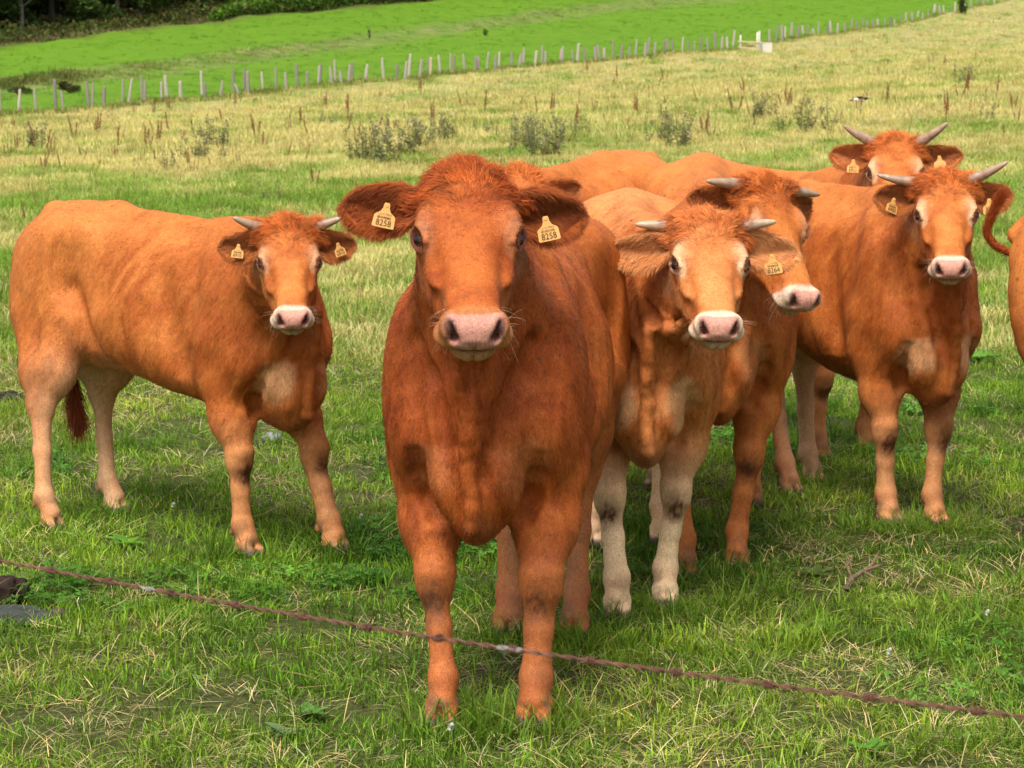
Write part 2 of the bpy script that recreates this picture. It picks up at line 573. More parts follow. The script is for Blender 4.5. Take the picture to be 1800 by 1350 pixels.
def hoof(S, fe, h, s, c):
    """pastern and two claws"""
    d = np.array([1.0, 0, 0]); l = np.array([0, 1.0, 0])
    cor = np.array([h[0] + .005, h[1], .068])
    S.cone(fe, cor, .036 * c.bone, .040 * c.bone, .02)
    for q in (-1, 1):
        a = cor + l * q * .020 * c.bone + np.array([-.012, 0, -.008])
        b = np.array([h[0] + .045, h[1] + q * .0225 * c.bone, .020])
        S.cone(a, b, .027 * c.bone, .0215 * c.bone, .006)
        S.cone(a + np.array([-.01, 0, -.03]), b, .025 * c.bone, .0215 * c.bone, .006)
        S.ell(fe + np.array([-.036, q * .020, -.03]), (.013, .010, .014), .014)      # dew claw
    S.ell(cor + np.array([.07, 0, -.035]), (.045, .0045, .05), .008, 's')

def head_shape(S, c, Hd):
    hs, R = c.hs, c.hR
    M = (c.hp, R / hs)          # P -> head units
    Mi = (c.hp, R)
    sk = [(x * hs, a * hs, b * hs, w * hs) for x, a, b, w in SKULL]
    jw = [(x * hs, a * hs, b * hs, w * hs) for x, a, b, w in JAW]
    S.loft(sk, n=2.7, k=.03 * hs, M=Mi)
    S.loft(jw, n=2.4, k=.025 * hs, M=Mi, egg=-.0)
    def E(p, r, k, mode='u', rot=None):
        S.ell(Hd(*p), np.array(r) * hs, k * hs, mode, R=R if rot is None else R @ rot)
    E((-.005, 0, .0), (.055, .075, .045), .04)                       # poll
    for s in (-1, 1):
        E((.150, s * .098, -.004), (.055, .030, .030), .03)           # brow
        E((.178, s * .100, -.040), (.045, .030, .038), .02)           # orbit
        E((.255, s * .086, -.052), (.080, .016, .022), .03)           # cheek bone
        E((.300, s * .108, -.012), (.055, .024, .016), .035, 's')     # hollow beside the nose
        E((.385, s * .098, -.080), (.050, .018, .022), .03, 's')      # hollow before the cheek
        E((.105, s * .128, -.012), (.035, .018, .02), .03, 's')       # temple
        E((.492, s * .053, -.043), (.034, .028, .034), .020)          # wing of the nostril
        E((.468, s * .056, -.086), (.046, .036, .022), .022)           # upper lip
        S.cone(Hd(.03, s * .075, -.03), Hd(.022, s * .118, -.045), .032 * hs, .027 * hs, .03 * hs)   # ear root
        if c.horn:
            S.cone(Hd(.005, s * .06, -.005), Hd(-.002, s * .104, .004), .034 * hs, .026 * hs, .03 * hs)
    E((.505, 0, -.048), (.030, .045, .034), .02)                     # nose pad
    E((.468, 0, -.128), (.042, .048, .026), .014)                    # chin
    E((.475, 0, -.1035), (.085, .095, .0065), .010, 's')              # mouth
    E((.508, 0, -.135), (.012, .003, .02), .014, 's')
    E((.536, 0, -.085), (.012, .0025, .018), .008, 's')               # cleft of the lip
    for s in (-1, 1):
        S.cone(Hd(.508, s * .066, -.016), Hd(.548, s * .047, -.054), .0085 * hs, .0150 * hs, .008 * hs, 's')
        S.cone(Hd(.530, s * .048, -.052), Hd(.500, s * .045, -.060), .0125 * hs, .009 * hs, .008 * hs, 's')
    # eye sockets: found where the outward ray leaves the orbit, carved almond-shaped, with a lid over each
    c.eyes = []
    for s in (-1, 1):
        er = R @ eye_rot(s)
        p0 = Hd(.178, s * .092, -.044)
        tt = np.linspace(0, .08, 161)
        f = S((p0 + tt[:, None] * er[:, 1]).astype(np.float32))
        e = p0 + er[:, 1] * tt[np.argmax(f > 0)]
        up = er[:, 2] * s
        S.ell(e - er[:, 1] * .004 * hs, np.array([.034, .012, .022]) * hs, .010 * hs, R=er)          # lids bulge
        S.cone(e + up * .0195 * hs - er[:, 0] * .022 * hs, e + up * .0195 * hs + er[:, 0] * .018 * hs, .0065 * hs, .0065 * hs, .010 * hs)
        S.ell(e + er[:, 1] * .006 * hs, np.array([.0275, .017, .0160]) * hs, .006 * hs, 's', R=er)
        S.cone(e + er[:, 0] * .02 * hs + er[:, 1] * .004 * hs, e + er[:, 0] * .038 * hs - up * .006 * hs + er[:, 1] * .004 * hs, .0045 * hs, .002 * hs, .006 * hs, 's')
        c.eyes.append((e, er, up))

def eye_rot(s):
    """frame of the eye: x along the lids, y out of the socket, z over the lid"""
    o = np.array([.50, s * .70, .62]); o /= np.linalg.norm(o)
    x = np.array([1, 0, -.10]); x -= o * (x @ o); x /= np.linalg.norm(x)
    return np.stack([x, o, np.cross(x, o)], 1)
# ================================================================ cattle
FLOWB = np.array([[-.62, 0, -.78], [-.78, 0, .62], [0, 1, 0]])        # along the lie of the coat, across it, sideways

def streak(P, a, b, seed):
    return fbm(P @ FLOWB.T * np.array([a, b, b]), 1, 2, seed)

def cow_colors(c, P, n):
    """coat colour (linear) and hair length at points P with normals n, in the cow's frame"""
    hs = c.hs
    Q = (P - c.hp) @ c.hR / hs
    inhead = (Q[:, 0] > -.07) & (Q[:, 0] < .60) & (np.abs(Q[:, 1]) < .17) & (Q[:, 2] > -.30) & (Q[:, 2] < .09) if c.head else np.zeros(len(P), bool)
    x, y, z = P[:, 0] / c.sl, P[:, 1] / c.sw, P[:, 2] / c.sh
    base = np.tile(np.array(c.base), (len(P), 1))
    dark = np.array(c.dark); lt = np.array(c.light); cream = np.array(c.cream)
    def mix(w, col):
        nonlocal base
        w = np.clip(w, 0, 1)[:, None]
        base = base * (1 - w) + np.asarray(col) * w
    nz = fbm(P, 3.0, 3, c.seed)
    ns = fbm(P * np.array([1.2, 3, 5.0]), 4.0, 3, c.seed + 9)
    mix(.30 + .5 * nz, dark * .8 + np.array(c.base) * .2)
    st = streak(P, 5, 26, c.seed + 12)
    mix(.18 + .6 * st, dark)
    mix(.30 * ns + .10 - .35 * st, lt)
    base = base * (1 + .22 * streak(P, 14, 90, c.seed + 14))[:, None]
    # darker shoulder, neck and fore flank; paler loin and rump
    mix(.45 * smoothstep(-.35, .15, x) * smoothstep(.55, .9, z) * (1 - inhead), dark)
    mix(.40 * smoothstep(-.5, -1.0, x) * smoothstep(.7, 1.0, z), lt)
    mix(.30 * smoothstep(1.12, 1.28, z) * (x < .1), lt)  # top of the back paler: light from above put into the coat colour
    # legs
    lower = smoothstep(.62, .30, z)
    mix(lower * c.legpale * (1 + .3 * nz), np.minimum(cream * np.array([1.12, 1.18, 1.22]), .9) if c.legpale > .55 else np.array([.62, .33, .15]))
    hindin = smoothstep(.9, .55, z) * (x < -.7)
    mix(hindin * min(1, c.legpale * 1.5) * np.clip(.55 + .45 * np.where(y * np.sign(y) > 0, -np.sign(y) * n[:, 1], 0) + .3 * nz, 0, 1), cream * .8 + lt * .2)
    mix(lower * (1 - c.legpale) * .12, dark)
    # pale brisket, throat and inner elbow
    br = np.exp(-(((x - .24) / .14) ** 2 + ((np.abs(y) - .12) / .10) ** 2 + ((z - .70) / .10) ** 2))
    mix(smoothstep(.25, .60, br * (1 + .8 * fbm(P, 12, 3, c.seed + 30))) * c.brisket * .62, cream * np.array([.92, .80, .68]))
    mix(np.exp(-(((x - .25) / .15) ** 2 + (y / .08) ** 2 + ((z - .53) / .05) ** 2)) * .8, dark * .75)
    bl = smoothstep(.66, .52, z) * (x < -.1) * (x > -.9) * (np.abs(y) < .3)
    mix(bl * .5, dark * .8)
    # knees
    for kn in c.knees:
        d = (P - kn - np.array([.030, 0, -.050])) / np.array([.045, .040, .058])
        w = 1.3 * np.exp(-((d ** 2).sum(1)) ** 1.5) * smoothstep(-.2, .2, n[:, 0]) * (1 + .6 * streak(P, 20, 130, 3))
        mix(w * c.kneedark * (1 + .4 * ns), (.080, .028, .011))
    # darker band at the fetlocks, and hooves
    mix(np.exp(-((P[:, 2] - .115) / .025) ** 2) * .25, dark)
    hoofw = smoothstep(.042, .030, P[:, 2])
    mud = smoothstep(-.05, .35, fbm(P, 24, 2, c.seed + 40)) * smoothstep(.20, .05, P[:, 2])
    mix(mud * .65, (.15, .095, .055))
    fleck = smoothstep(.66, .76, vnoise(P, 95, c.seed + 41)) * smoothstep(.05, .35, vnoise(P, 4, c.seed + 42)) * (1 - inhead) * smoothstep(.45, .6, z)
    mix(fleck * .75, (.07, .035, .018))
    soil = smoothstep(.12, .42, fbm(P * np.array([1, 1, .6]), 9, 2, c.seed + 43)) * np.where(x < -.8, smoothstep(1.1, .75, z), smoothstep(.75, .5, z) * .6)
    mix(soil * .28, (.16, .085, .04))
    mix(hoofw, (.11, .075, .058))
    cleft = np.zeros(len(P))
    L = np.full(len(P), .0115)
    L = np.where(z < .5, .0075, L)
    L = np.where((x > .05) & (z > .45) & ~inhead, .0135, L)
    L = L * (1 - hoofw)
    if c.head:
        qx, qy, qz = Q[:, 0], np.abs(Q[:, 1]), Q[:, 2]
        h = inhead * smoothstep(-.30, -.235, qz) * smoothstep(-.07, -.01, qx) * smoothstep(.17, .145, qy)
        hz = fbm(Q, 9.0, 3, c.seed + 3)
        # face: dark poll and brow, lighter bridge
        mix(h * (c.polldark * smoothstep(.16, .02, qx) * (qz > -.1) + .2 * hz), dark)
        mix(h * .55 * np.exp(-(((qx - .33) / .10) ** 2 + (qy / .05) ** 2 + ((qz) / .05) ** 2)), lt)
        mix(h * .35 * np.exp(-(((qx - .27) / .06) ** 2 + ((qy - .08) / .025) ** 2)), dark * .75)
        mix(h * c.cheek * smoothstep(-.06, -.16, qz) * smoothstep(.34, .1, qx) * smoothstep(-.25, -.2, qz), cream)
        eye_skin = np.zeros(len(P))
        for e0, er, up_ in c.eyes:
            d = (P - e0) / hs
            u, o_, v = d @ er[:, 0], d @ er[:, 1], d @ up_
            e = np.sqrt((u / .058) ** 2 + ((v - .008) / .040) ** 2 + (o_ / .05) ** 2)
            mix(h * c.eyering * smoothstep(1.1, .60, e + .35 * hz), cream)
            mix(h * c.eyering * .8 * np.exp(-(((u + .045) / .04) ** 2 + ((v - .035) / .022) ** 2 + (o_ / .05) ** 2)), cream)
            e2 = np.sqrt((u / .031) ** 2 + (v / .0195) ** 2 + (o_ / .04) ** 2)
            mix(h * smoothstep(1.15, .85, e2), np.array(c.lid))
            mix(h * .55 * np.exp(-(((u - .052) / .022) ** 2 + ((v + .010) / .007) ** 2 + (o_ / .03) ** 2)), (.09, .03, .014))
            eye_skin = np.maximum(eye_skin, h * smoothstep(1.25, .95, e2))
        # muzzle
        ring = smoothstep(.450, .470, qx + .012 * hz - .22 * np.clip(qz + .02, 0, 1) + .20 * np.clip(-qz - .06, 0, .1))
        mix(h * ring * c.muzzle, np.array(c.muzcol))
        mix(h * smoothstep(.40, .47, qx) * smoothstep(-.10, -.115, qz) * .65, (.44, .25, .12))
        pad = smoothstep(.480, .490, qx + .006 * hz - .12 * np.clip(qz + .03, -.02, .1)) * smoothstep(.072, .060, qy + .55 * np.clip(-qz - .050, 0, 1)) * smoothstep(-.099, -.092, qz)
        mix(h * pad, np.array(c.pink) * 1.0)
        mix(h * pad * np.clip(.25 + .6 * fbm(Q, 40, 2, 5), 0, 1) * .5, np.array(c.pink) * .72)
        lip = np.exp(-((qz + .1035) / .006) ** 2) * smoothstep(.40, .44, qx) * smoothstep(.085, .06, qy)
        mix(h * lip * .9, (.10, .045, .035))
        for s in (-1, 1):
            a = np.array([.516, s * .064, -.016]); b = np.array([.540, s * .048, -.052])
            ab = b - a
            t = np.clip(((Q - a) @ ab) / (ab @ ab), 0, 1)
            d = np.linalg.norm(Q - a - t[:, None] * ab, axis=1)
            mix(h * smoothstep(.025, .016, d) * .5, np.array(c.pink) * .5)
            mix(h * smoothstep(.0170, .012, d), (.030, .010, .008))
        spots = (fbm(Q, 120, 1, 3) > .72) & (ring > .5) & (pad < .4)
        mix(h * spots * .5, (.06, .03, .02))
        Lh = np.full(len(P), .0085)
        Lh = Lh + .024 * c.tuft * smoothstep(.075, .01, qx) * smoothstep(-.10, -.02, qz) + .010 * smoothstep(.17, .10, qx) * (qz > -.06)
        Lh = np.where(qx > .30, .006, Lh)
        Lh = np.where((qz < -.12) & (qx < .35), .011, Lh)
        Lh = np.where(qx > .43, .0045, Lh)
        Lh = Lh * (1 - np.clip(pad + lip, 0, 1)) * (1 - np.clip(eye_skin * 1.4, 0, 1))
        L = np.where(inhead, Lh, L)
    return np.clip(base, 0.004, .9), L, inhead, Q

def flow(c, P, n, inhead, Q):
    """direction in which the hair lies"""
    x, z = P[:, 0] / c.sl, P[:, 2] / c.sh
    d = np.stack([-np.ones(len(P)), np.zeros(len(P)), np.full(len(P), -.45)], 1)
    leg = smoothstep(.66, .5, z)[:, None]
    d = d * (1 - leg) + np.array([-.1, 0, -1.0]) * leg
    nk = (smoothstep(-.1, .15, x) * smoothstep(.5, .7, z))[:, None]
    d = d * (1 - nk) + np.array([-.35, 0, -1.0]) * nk
    w = np.stack([fbm(P, 7, 2, 31), fbm(P, 7, 2, 41), fbm(P, 7, 2, 51)], 1)
    d = d + .45 * w
    if c.head:
        q = Q - np.array([.145, 0, .0])
        q = q / (np.linalg.norm(q, axis=1, keepdims=True) + 1e-6)
        w2 = np.stack([fbm(Q, 22, 2, 61), fbm(Q, 22, 2, 71), fbm(Q, 22, 2, 81)], 1)
        top = smoothstep(.09, .02, Q[:, 0])[:, None]
        q = q + w2 * (.55 + .5 * top) + top * np.array([.55, 0, .0])
        d = np.where(inhead[:, None], q @ c.hR.T, d)
    d = d - n * np.einsum('ij,ij->i', d, n)[:, None]
    return d / (np.linalg.norm(d, axis=1, keepdims=True) + 1e-6)

def make_curves(name, pts, rad, cols, parent, mat):
    """pts (n,k,3)"""
    n, k, _ = pts.shape
    cu = bpy.data.hair_curves.new(name)
    cu.add_curves([k] * n)
    cu.attributes['position'].data.foreach_set('vector', pts.astype(np.float32).ravel())
    a = cu.attributes.get('radius') or cu.attributes.new('radius', 'FLOAT', 'POINT')
    a.data.foreach_set('value', rad.astype(np.float32).ravel())
    a = cu.attributes.new('col', 'FLOAT_COLOR', 'CURVE')
    a.data.foreach_set('color', np.concatenate([cols, np.ones((n, 1))], 1).astype(np.float32).ravel())
    cu.materials.append(mat)
    return obj(name, cu, parent)

def hairs(P, n, d, L, cols, width, lift=.38, curl=.0, k=4):
    m = len(P)
    L = L * rng.uniform(.6, 1.25, m)
    lf = lift * rng.uniform(.6, 1.5, m)
    r = rng.normal(0, .22, (m, 3))
    d0 = d + r
    d0 /= np.linalg.norm(d0, axis=1, keepdims=True)
    out = np.empty((m, k, 3))
    p = P - n * .002
    out[:, 0] = p
    for j in range(1, k):
        t = j / (k - 1)
        dd = d0 + n * (lf * (1.6 - 1.2 * t))[:, None] + curl * rng.normal(0, 1, (m, 3))
        dd[:, 2] -= .25 * t * (L / .03)
        dd /= np.linalg.norm(dd, axis=1, keepdims=True)
        p = p + dd * (L / (k - 1))[:, None]
        out[:, j] = p
    rad = np.linspace(1, .25, k)[None] * (width * rng.uniform(.7, 1.3, m))[:, None]
    v = rng.normal(0, .16, m)[:, None]
    cols = np.clip(cols * (1 + v), .003, .95)
    return out, rad, cols

def sample_mesh(V, F, nrm, count, keep=None):
    a = V[F[:, 1]] - V[F[:, 0]]; b = V[F[:, 3]] - V[F[:, 0]]
    area = np.linalg.norm(np.cross(a, b), axis=1)
    if keep is not None:
        area = area * keep
    cdf = np.cumsum(area); cdf /= cdf[-1]
    f = np.searchsorted(cdf, rng.rand(count))
    f = np.clip(f, 0, len(F) - 1)
    u, v = rng.rand(count, 1), rng.rand(count, 1)
    q = F[f]
    def bl(A):
        return (A[q[:, 0]] * (1 - u) * (1 - v) + A[q[:, 1]] * u * (1 - v) + A[q[:, 2]] * u * v + A[q[:, 3]] * (1 - u) * v)
    p = bl(V); n = bl(nrm)
    return p, n / (np.linalg.norm(n, axis=1, keepdims=True) + 1e-9)

def ear_mesh(c, s):
    """a cupped leaf-shaped ear: outer and inner skin, rim closed"""
    up, fw, ln, droop, roll = c.ear
    if isinstance(up, tuple):
        up = up[0] if s > 0 else up[1]
    hs = c.hs
    R = c.hR
    B = c.hp + R @ (np.array([.022, s * .104, -.045]) * hs)
    # axis in head frame, mostly sideways
    a = np.array([-.12 + fw, s * 1.0, up]); a /= np.linalg.norm(a)
    a = R @ a
    f = R @ np.array([.80, s * .05, .62])       # the way the cup opens
    ax = a
    f = f - ax * (f @ ax); f /= np.linalg.norm(f)
    f = f * math.cos(roll) + np.cross(ax, f) * math.sin(roll)
    w = np.cross(ax, f) * s                      # towards the lower / upper rim
    nu, nv = 26, 17
    V = []; inner = []
    for side in (0, 1):
        for i in range(nu):
            u = i / (nu - 1)
            hw = (.018 + .046 * math.sin(math.pi * min(1, u ** .80 * .97)) ** .75 * (1 if u < .97 else .6)) * hs * c.earw
            if u > .78:
                hw *= math.sqrt(max(0.0, 1 - ((u - .78) / .225) ** 2)) * .95 + .05
            if u < .25:
                hw = hw * (.62 + .38 * u / .25)
            cup = (.040 * (1 - u) ** .6 + .010) * hs
            for j in range(nv):
                v = -1 + 2 * j / (nv - 1)
                th = .0035 * hs * (1 - abs(v) ** 4)
                p = B + ax * (ln * hs * u - .012) + w * hw * v * (1 - .10 * (1 - u)) + f * (cup * (v * v) * 1.1 - cup * .6 + (th if side else -th))
                p = p + np.array([0, 0, -droop * u * u * hs]) + w * (.014 * hs * math.sin(u * 3.0))
                p = p + f * .004 * math.sin(v * 5 + u * 9) * hs
                V.append(p); inner.append(side)
    F = []
    for side in (0, 1):
        o = side * nu * nv
        for i in range(nu - 1):
            for j in range(nv - 1):
                q = [o + i * nv + j, o + i * nv + j + 1, o + (i + 1) * nv + j + 1, o + (i + 1) * nv + j]
                F.append(q if (side == 1) == (s > 0) else q[::-1])
    o = nu * nv
    for i in range(nu - 1):
        for j in (0, nv - 1):
            F.append([i * nv + j, (i + 1) * nv + j, o + (i + 1) * nv + j, o + i * nv + j][::(1 if j else -1)])
    for j in range(nv - 1):
        i = (nu - 1) * nv
        F.append([i + j, i + j + 1, o + i + j + 1, o + i + j])
    return np.array(V), np.array(F), np.array(inner), B, ax, f, w

def vnormals(V, F):
    fn = np.cross(V[F[:, 2]] - V[F[:, 0]], V[F[:, 3]] - V[F[:, 1]])
    n = np.zeros_like(V)
    for k in range(4):
        np.add.at(n, F[:, k], fn)
    return n / (np.linalg.norm(n, axis=1, keepdims=True) + 1e-9)

def text_mesh(txt, size, mat):
    cu = bpy.data.curves.new('number', 'FONT')
    cu.body = txt; cu.size = size; cu.align_x = 'CENTER'; cu.align_y = 'CENTER'; cu.extrude = .0002
    cu.offset = -.0002
    o = bpy.data.objects.new('number', cu)
    COL.objects.link(o)
    dg = bpy.context.evaluated_depsgraph_get()
    me = bpy.data.meshes.new_from_object(o.evaluated_get(dg))
    bpy.data.objects.remove(o)
    me.materials.clear(); me.materials.append(mat)
    return me

def tag_part(c, root, pos, nrm, tilt, num, size, small=True):
    """a moulded ear tag: narrow neck above, wide number panel below"""
    nrm = np.asarray(nrm, float); nrm /= np.linalg.norm(nrm)
    x = np.cross([0, 0, 1.0], nrm); x /= np.linalg.norm(x); y = np.cross(nrm, x)
    x, y = x * math.cos(tilt) + y * math.sin(tilt), y * math.cos(tilt) - x * math.sin(tilt)
    half = [(0.0, .040), (.007, .040), (.0095, .034), (.010, .024), (.016, .012), (.028, .004), (.0325, -.001), (.034, -.033), (.031, -.036), (0, -.0365)]
    out = half + [(-a, b) for a, b in half[::-1][1:-1]]
    th = .0011
    me = bpy.data.meshes.new('ear_tag')
    vs, fs = [], []
    m = len(out)
    for zz in (-th, th):
        for a, b in out:
            vs.append(tuple(np.array([a * size, b * size, zz + .0016 * (b / .04) ** 2 * size])))
    fs.append(tuple(range(m))[::-1]); fs.append(tuple(range(m, 2 * m)))
    for i in range(m):
        j = (i + 1) % m
        fs.append((i, j, m + j, m + i))
    # stud
    b0 = len(vs)
    for k in range(10):
        w = 2 * math.pi * k / 10
        vs.append((.0055 * size * math.cos(w), (.033 + .0055 * math.sin(w) / 1) * size, .0035))
        vs.append((.0075 * size * math.cos(w), (.033 + .0075 * math.sin(w) / 1) * size, .001))
    fs.append(tuple(b0 + 2 * k for k in range(10)))
    for k in range(10):
        j = (k + 1) % 10
        fs.append((b0 + 2 * k, b0 + 2 * k + 1, b0 + 2 * j + 1, b0 + 2 * j))
    me.from_pydata(vs, [], fs)
    me.materials.append(M_TAG)
    t = obj('ear_tag', me, root)
    t.matrix_local = Matrix(((x[0], y[0], nrm[0], pos[0]), (x[1], y[1], nrm[1], pos[1]), (x[2], y[2], nrm[2], pos[2]), (0, 0, 0, 1)))
    if num:
        o = obj('number', text_mesh(num, .0255 * size, M_INK), t)
        o.location = (0, -.0225 * size, th + .0022); o.scale = (.94, 1.05, 1)
        if small:
            o = obj('small_number', text_mesh('LU 0 9965', .0100 * size, M_INK), t)
            o.location = (0, .0045 * size, th + .0012)
            bars = MB()
            xx = -.021
            while xx < .021:
                wd = random.choice((.0005, .0009, .0013))
                bars.box((xx * size, -.0055 * size, th + .0013), (wd * size, .0075 * size, .0003))
                xx += wd + random.choice((.0007, .0011, .002))
            obj('bar_code', bars.mesh('bar_code', M_INK, False), t)
    return t

def horn_mesh(c, s):
    R, hs = c.hR, c.hs
    ln, up, fw, curl = c.horn
    if isinstance(up, tuple):
        up = up[0] if s > 0 else up[1]
    p = c.hp + R @ (np.array([-.002, s * .085, .004]) * hs)
    d = R @ np.array([fw, s * 1.0, up]); d /= np.linalg.norm(d)
    b = np.cross(d, R[:, 0])
    pts, rad = [], []
    nseg = 16
    for i in range(nseg):
        t = i / (nseg - 1)
        pts.append(p.copy())
        r = c.hornr * hs * (1 - t) ** .62 * (1.0 + .05 * math.sin(t * 40) * (t < .5)) + .0035
        if i == nseg - 1: r = .0030
        rad.append(r)
        p = p + d * ln / (nseg - 1)
        d = d + curl * np.array([0, 0, 1.0]) * .06 - R[:, 0] * 0; d /= np.linalg.norm(d)
    mb = MB()
    mb.tube(pts, rad, 14)
    V = np.array(mb.v)
    t = np.clip(np.linalg.norm(V - pts[0], axis=1) / ln, 0, 1)
    n = fbm(V, 60, 3, c.seed)[:, None]
    tip = np.array(c.horntip)
    col = np.array([.30, .165, .10]) * (1 - t[:, None]) + tip * t[:, None]
    col = col * (1 - .22 * (np.sin(t * 55) * (t < .55) > .55))[:, None]
    col = col * (1 + .25 * n)
    flake = np.clip(fbm(V, 90, 2, c.seed + 5) - .25, 0, 1)[:, None] * 2
    col = col * (1 - flake * .6) + np.array([.55, .50, .45]) * flake * .6
    mb.c = [tuple(q) for q in np.clip(col, .01, .9)]
    return mb.mesh('horn', M_HORN)

def build_cow(c, label):
    root = empty('cow', (c.loc[0], c.loc[1], 0), c.yaw, label=label, cat='cow', group='young red brown cattle standing in the pasture')
    cy, sy = math.cos(-c.yaw), math.sin(-c.yaw)
    def tol(p):
        x, y, z = p[0] - c.loc[0], p[1] - c.loc[1], p[2]
        return np.array([cy * x - sy * y, sy * x + cy * y, z])
    c.front = [tol((*c.wf[i], 0)) for i in (0, 1)]
    c.hind = [tol((*c.wh[i], 0)) for i in (0, 1)]
    c.hR = rotm(math.radians(c.hyaw) - c.yaw, math.radians(c.hpitch), math.radians(c.hroll))
    c.hp = tol(c.poll) if c.eye is None else tol(c.eye) - c.hR @ (np.array([.178, 0, -.03]) * c.hs)
    c.knees = []
    S = cow_shape(c)
    V, F, n = polygonise(S, c.res)
    V = V.astype(float); n = n.astype(float)
    # folds of skin on throat and chest, light muscle relief, ribs
    x, y, z = V[:, 0] / c.sl, V[:, 1] / c.sw, V[:, 2] / c.sh
    Q = (V - c.hp) @ c.hR / c.hs
    hd = smoothstep(-.12, -.02, Q[:, 0]) * (np.abs(Q[:, 1]) < .2) * (Q[:, 2] > -.3) if c.head else 0 * x
    nb = smoothstep(.02, .22, x) * smoothstep(.5, .62, z) * (1 - hd)
    D = .008 * fbm(V * np.array([1.0, 1.0, .45]), 7, 3, c.seed) * (1 - hd)
    D += .004 * fbm(V @ FLOWB.T * np.array([6, 26, 26.]), 1, 2, c.seed + 6) * (1 - hd) * smoothstep(.3, .6, z)
    D += nb * .010 * np.sin(V[:, 1] * 62 + 3 * vnoise(V, 5, c.seed) + V[:, 2] * 4) * np.exp(-(V[:, 1] / .13) ** 2)
    D += nb * .011 * fbm(V * np.array([1, 1.6, .35]), 16, 2, c.seed + 2)
    D += -.0035 * np.clip(np.sin(V[:, 0] * 55 + V[:, 2] * 12), -.2, 1) * np.exp(-(((x + .42) / .22) ** 2 + ((z - .9) / .18) ** 2)) * (np.abs(y) > .2)
    if c.head:
        D += (hd > .5) * (.0016 * fbm(Q, 26, 3, c.seed + 1)) * smoothstep(.47, .40, Q[:, 0])
    V = V + n * D[:, None]
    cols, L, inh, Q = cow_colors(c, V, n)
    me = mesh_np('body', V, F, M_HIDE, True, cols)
    obj('body', me, root)
    # eyes
    if c.head:
        for e, er, up_ in c.eyes:
            e = e - er[:, 1] * .0185 * c.hs
            bm = bmesh.new()
            bmesh.ops.create_uvsphere(bm, u_segments=24, v_segments=14, radius=.0205 * c.hs)
            em = bpy.data.meshes.new('eye'); bm.to_mesh(em); bm.free()
            em.polygons.foreach_set('use_smooth', [True] * len(em.polygons)); em.materials.append(M_EYE)
            eo = obj('eye', em, root); eo.location = e
        if c.horn:
            for s in c.hornside:
                obj('horn', horn_mesh(c, s), root)
    fur = [[], [], []]
    def addfur(t):
        for a, b in zip(fur, t):
            a.append(b)
    camd = np.array([0 - c.loc[0], 0 - c.loc[1], 0]); camd = camd / np.linalg.norm(camd)
    camd = np.array([cy * camd[0] - sy * camd[1], sy * camd[0] + cy * camd[1], .25])
    if c.head:
        for s in (-1, 1):
            EV, EF, inner, B, ax, ef, ew = ear_mesh(c, s)
            en = vnormals(EV, EF)
            nz = fbm(EV, 25, 2, c.seed)[:, None]
            outc = np.array(c.dark) * .35 + np.array(c.base) * .65
            ec = np.where((inner == 1)[:, None], np.array(c.earin), outc) * (1 + .25 * nz)
            rim = np.clip(np.abs(((EV - B) @ ew)) / (.05 * c.hs), 0, 1)[:, None] ** 3
            ec = ec * (1 - rim * .6) + np.array(c.base) * .9 * rim * .6
            eo = obj('ear', mesh_np('ear', EV, EF, M_HIDE, True, np.clip(ec, .005, .9)), root)
            tg = c.tag[0 if s > 0 else 1]
            if tg:
                (u, dv, df, yaw_, tilt, size, num) = tg
                pos = B + ax * (c.ear[2] * c.hs * u) + np.array([0, 0, -dv]) + ef * df
                a_ = math.radians(yaw_)
                to = c.hR[:, 0] * .0 + np.array([math.cos(a_), math.sin(a_), .10])
                to[:2] = [math.cos(a_ - c.yaw), math.sin(a_ - c.yaw)]
                tag_part(c, root, pos, to, tilt, num, size, c.tagsmall)
            if c.fur:
                m = int(c.fur * .075)
                p, nn = sample_mesh(EV, EF, en, m)
                dd = np.tile(ax, (m, 1)) * .9 + nn * .2
                side = ((p - B) @ ew)
                isin = (nn @ ef) > 0
                dd = dd + ew * (side / (.05 * c.hs))[:, None] * .7 + np.array([0, 0, -.45])
                dd -= nn * np.einsum('ij,ij->i', dd, nn)[:, None] * .7
                dd /= np.linalg.norm(dd, axis=1, keepdims=True)
                along = np.clip(((p - B) @ ax) / (c.ear[2] * c.hs), 0, 1)
                LL = np.where(isin, .030 - .012 * along, .020) * c.hs * c.earhair
                rimw = smoothstep(.025, .045, np.abs(side) / c.hs)
                LL = LL * (1 + .35 * rimw)
                cc = np.where(isin[:, None], np.array(c.earhaircol), np.array(outc))
                cc = cc * (1 - rimw[:, None] * .5) + np.array(c.base) * rimw[:, None] * .5
                t = hairs(p, nn, dd, LL, cc, .0007, lift=.30, curl=.10, k=5)
                make_curves('ear_hair', *t, eo, M_FUR)
    if c.tail is not None:
        tp = [tol(q) for q in c.tail]
        tp = np.array(tp)
        k = np.linspace(0, len(tp) - 1, 22)
        pp = np.stack([cubic(np.arange(len(tp)), tp[:, a], k) for a in range(3)], 1)
        rr = np.interp(k, [0, len(tp) * .25, len(tp) - 1], [.026, .014, .008])
        mb = MB(); mb.tube(list(pp), list(rr), 10)
        tv = np.array(mb.v)
        mb.c = [tuple(q) for q in np.clip(np.array(c.dark) * (1 + .3 * fbm(tv, 20, 2)[:, None]), .01, .9)]
        to_ = obj('tail', mb.mesh('tail', M_HIDE), root)
        m = 5000
        kk = rng.rand(m) ** .8 * (len(tp) - 1)
        p = np.stack([np.interp(kk, k, pp[:, a]) for a in range(3)], 1)
        d = np.stack([np.interp(kk + .3, k, pp[:, a]) - np.interp(kk - .3, k, pp[:, a]) for a in range(3)], 1)
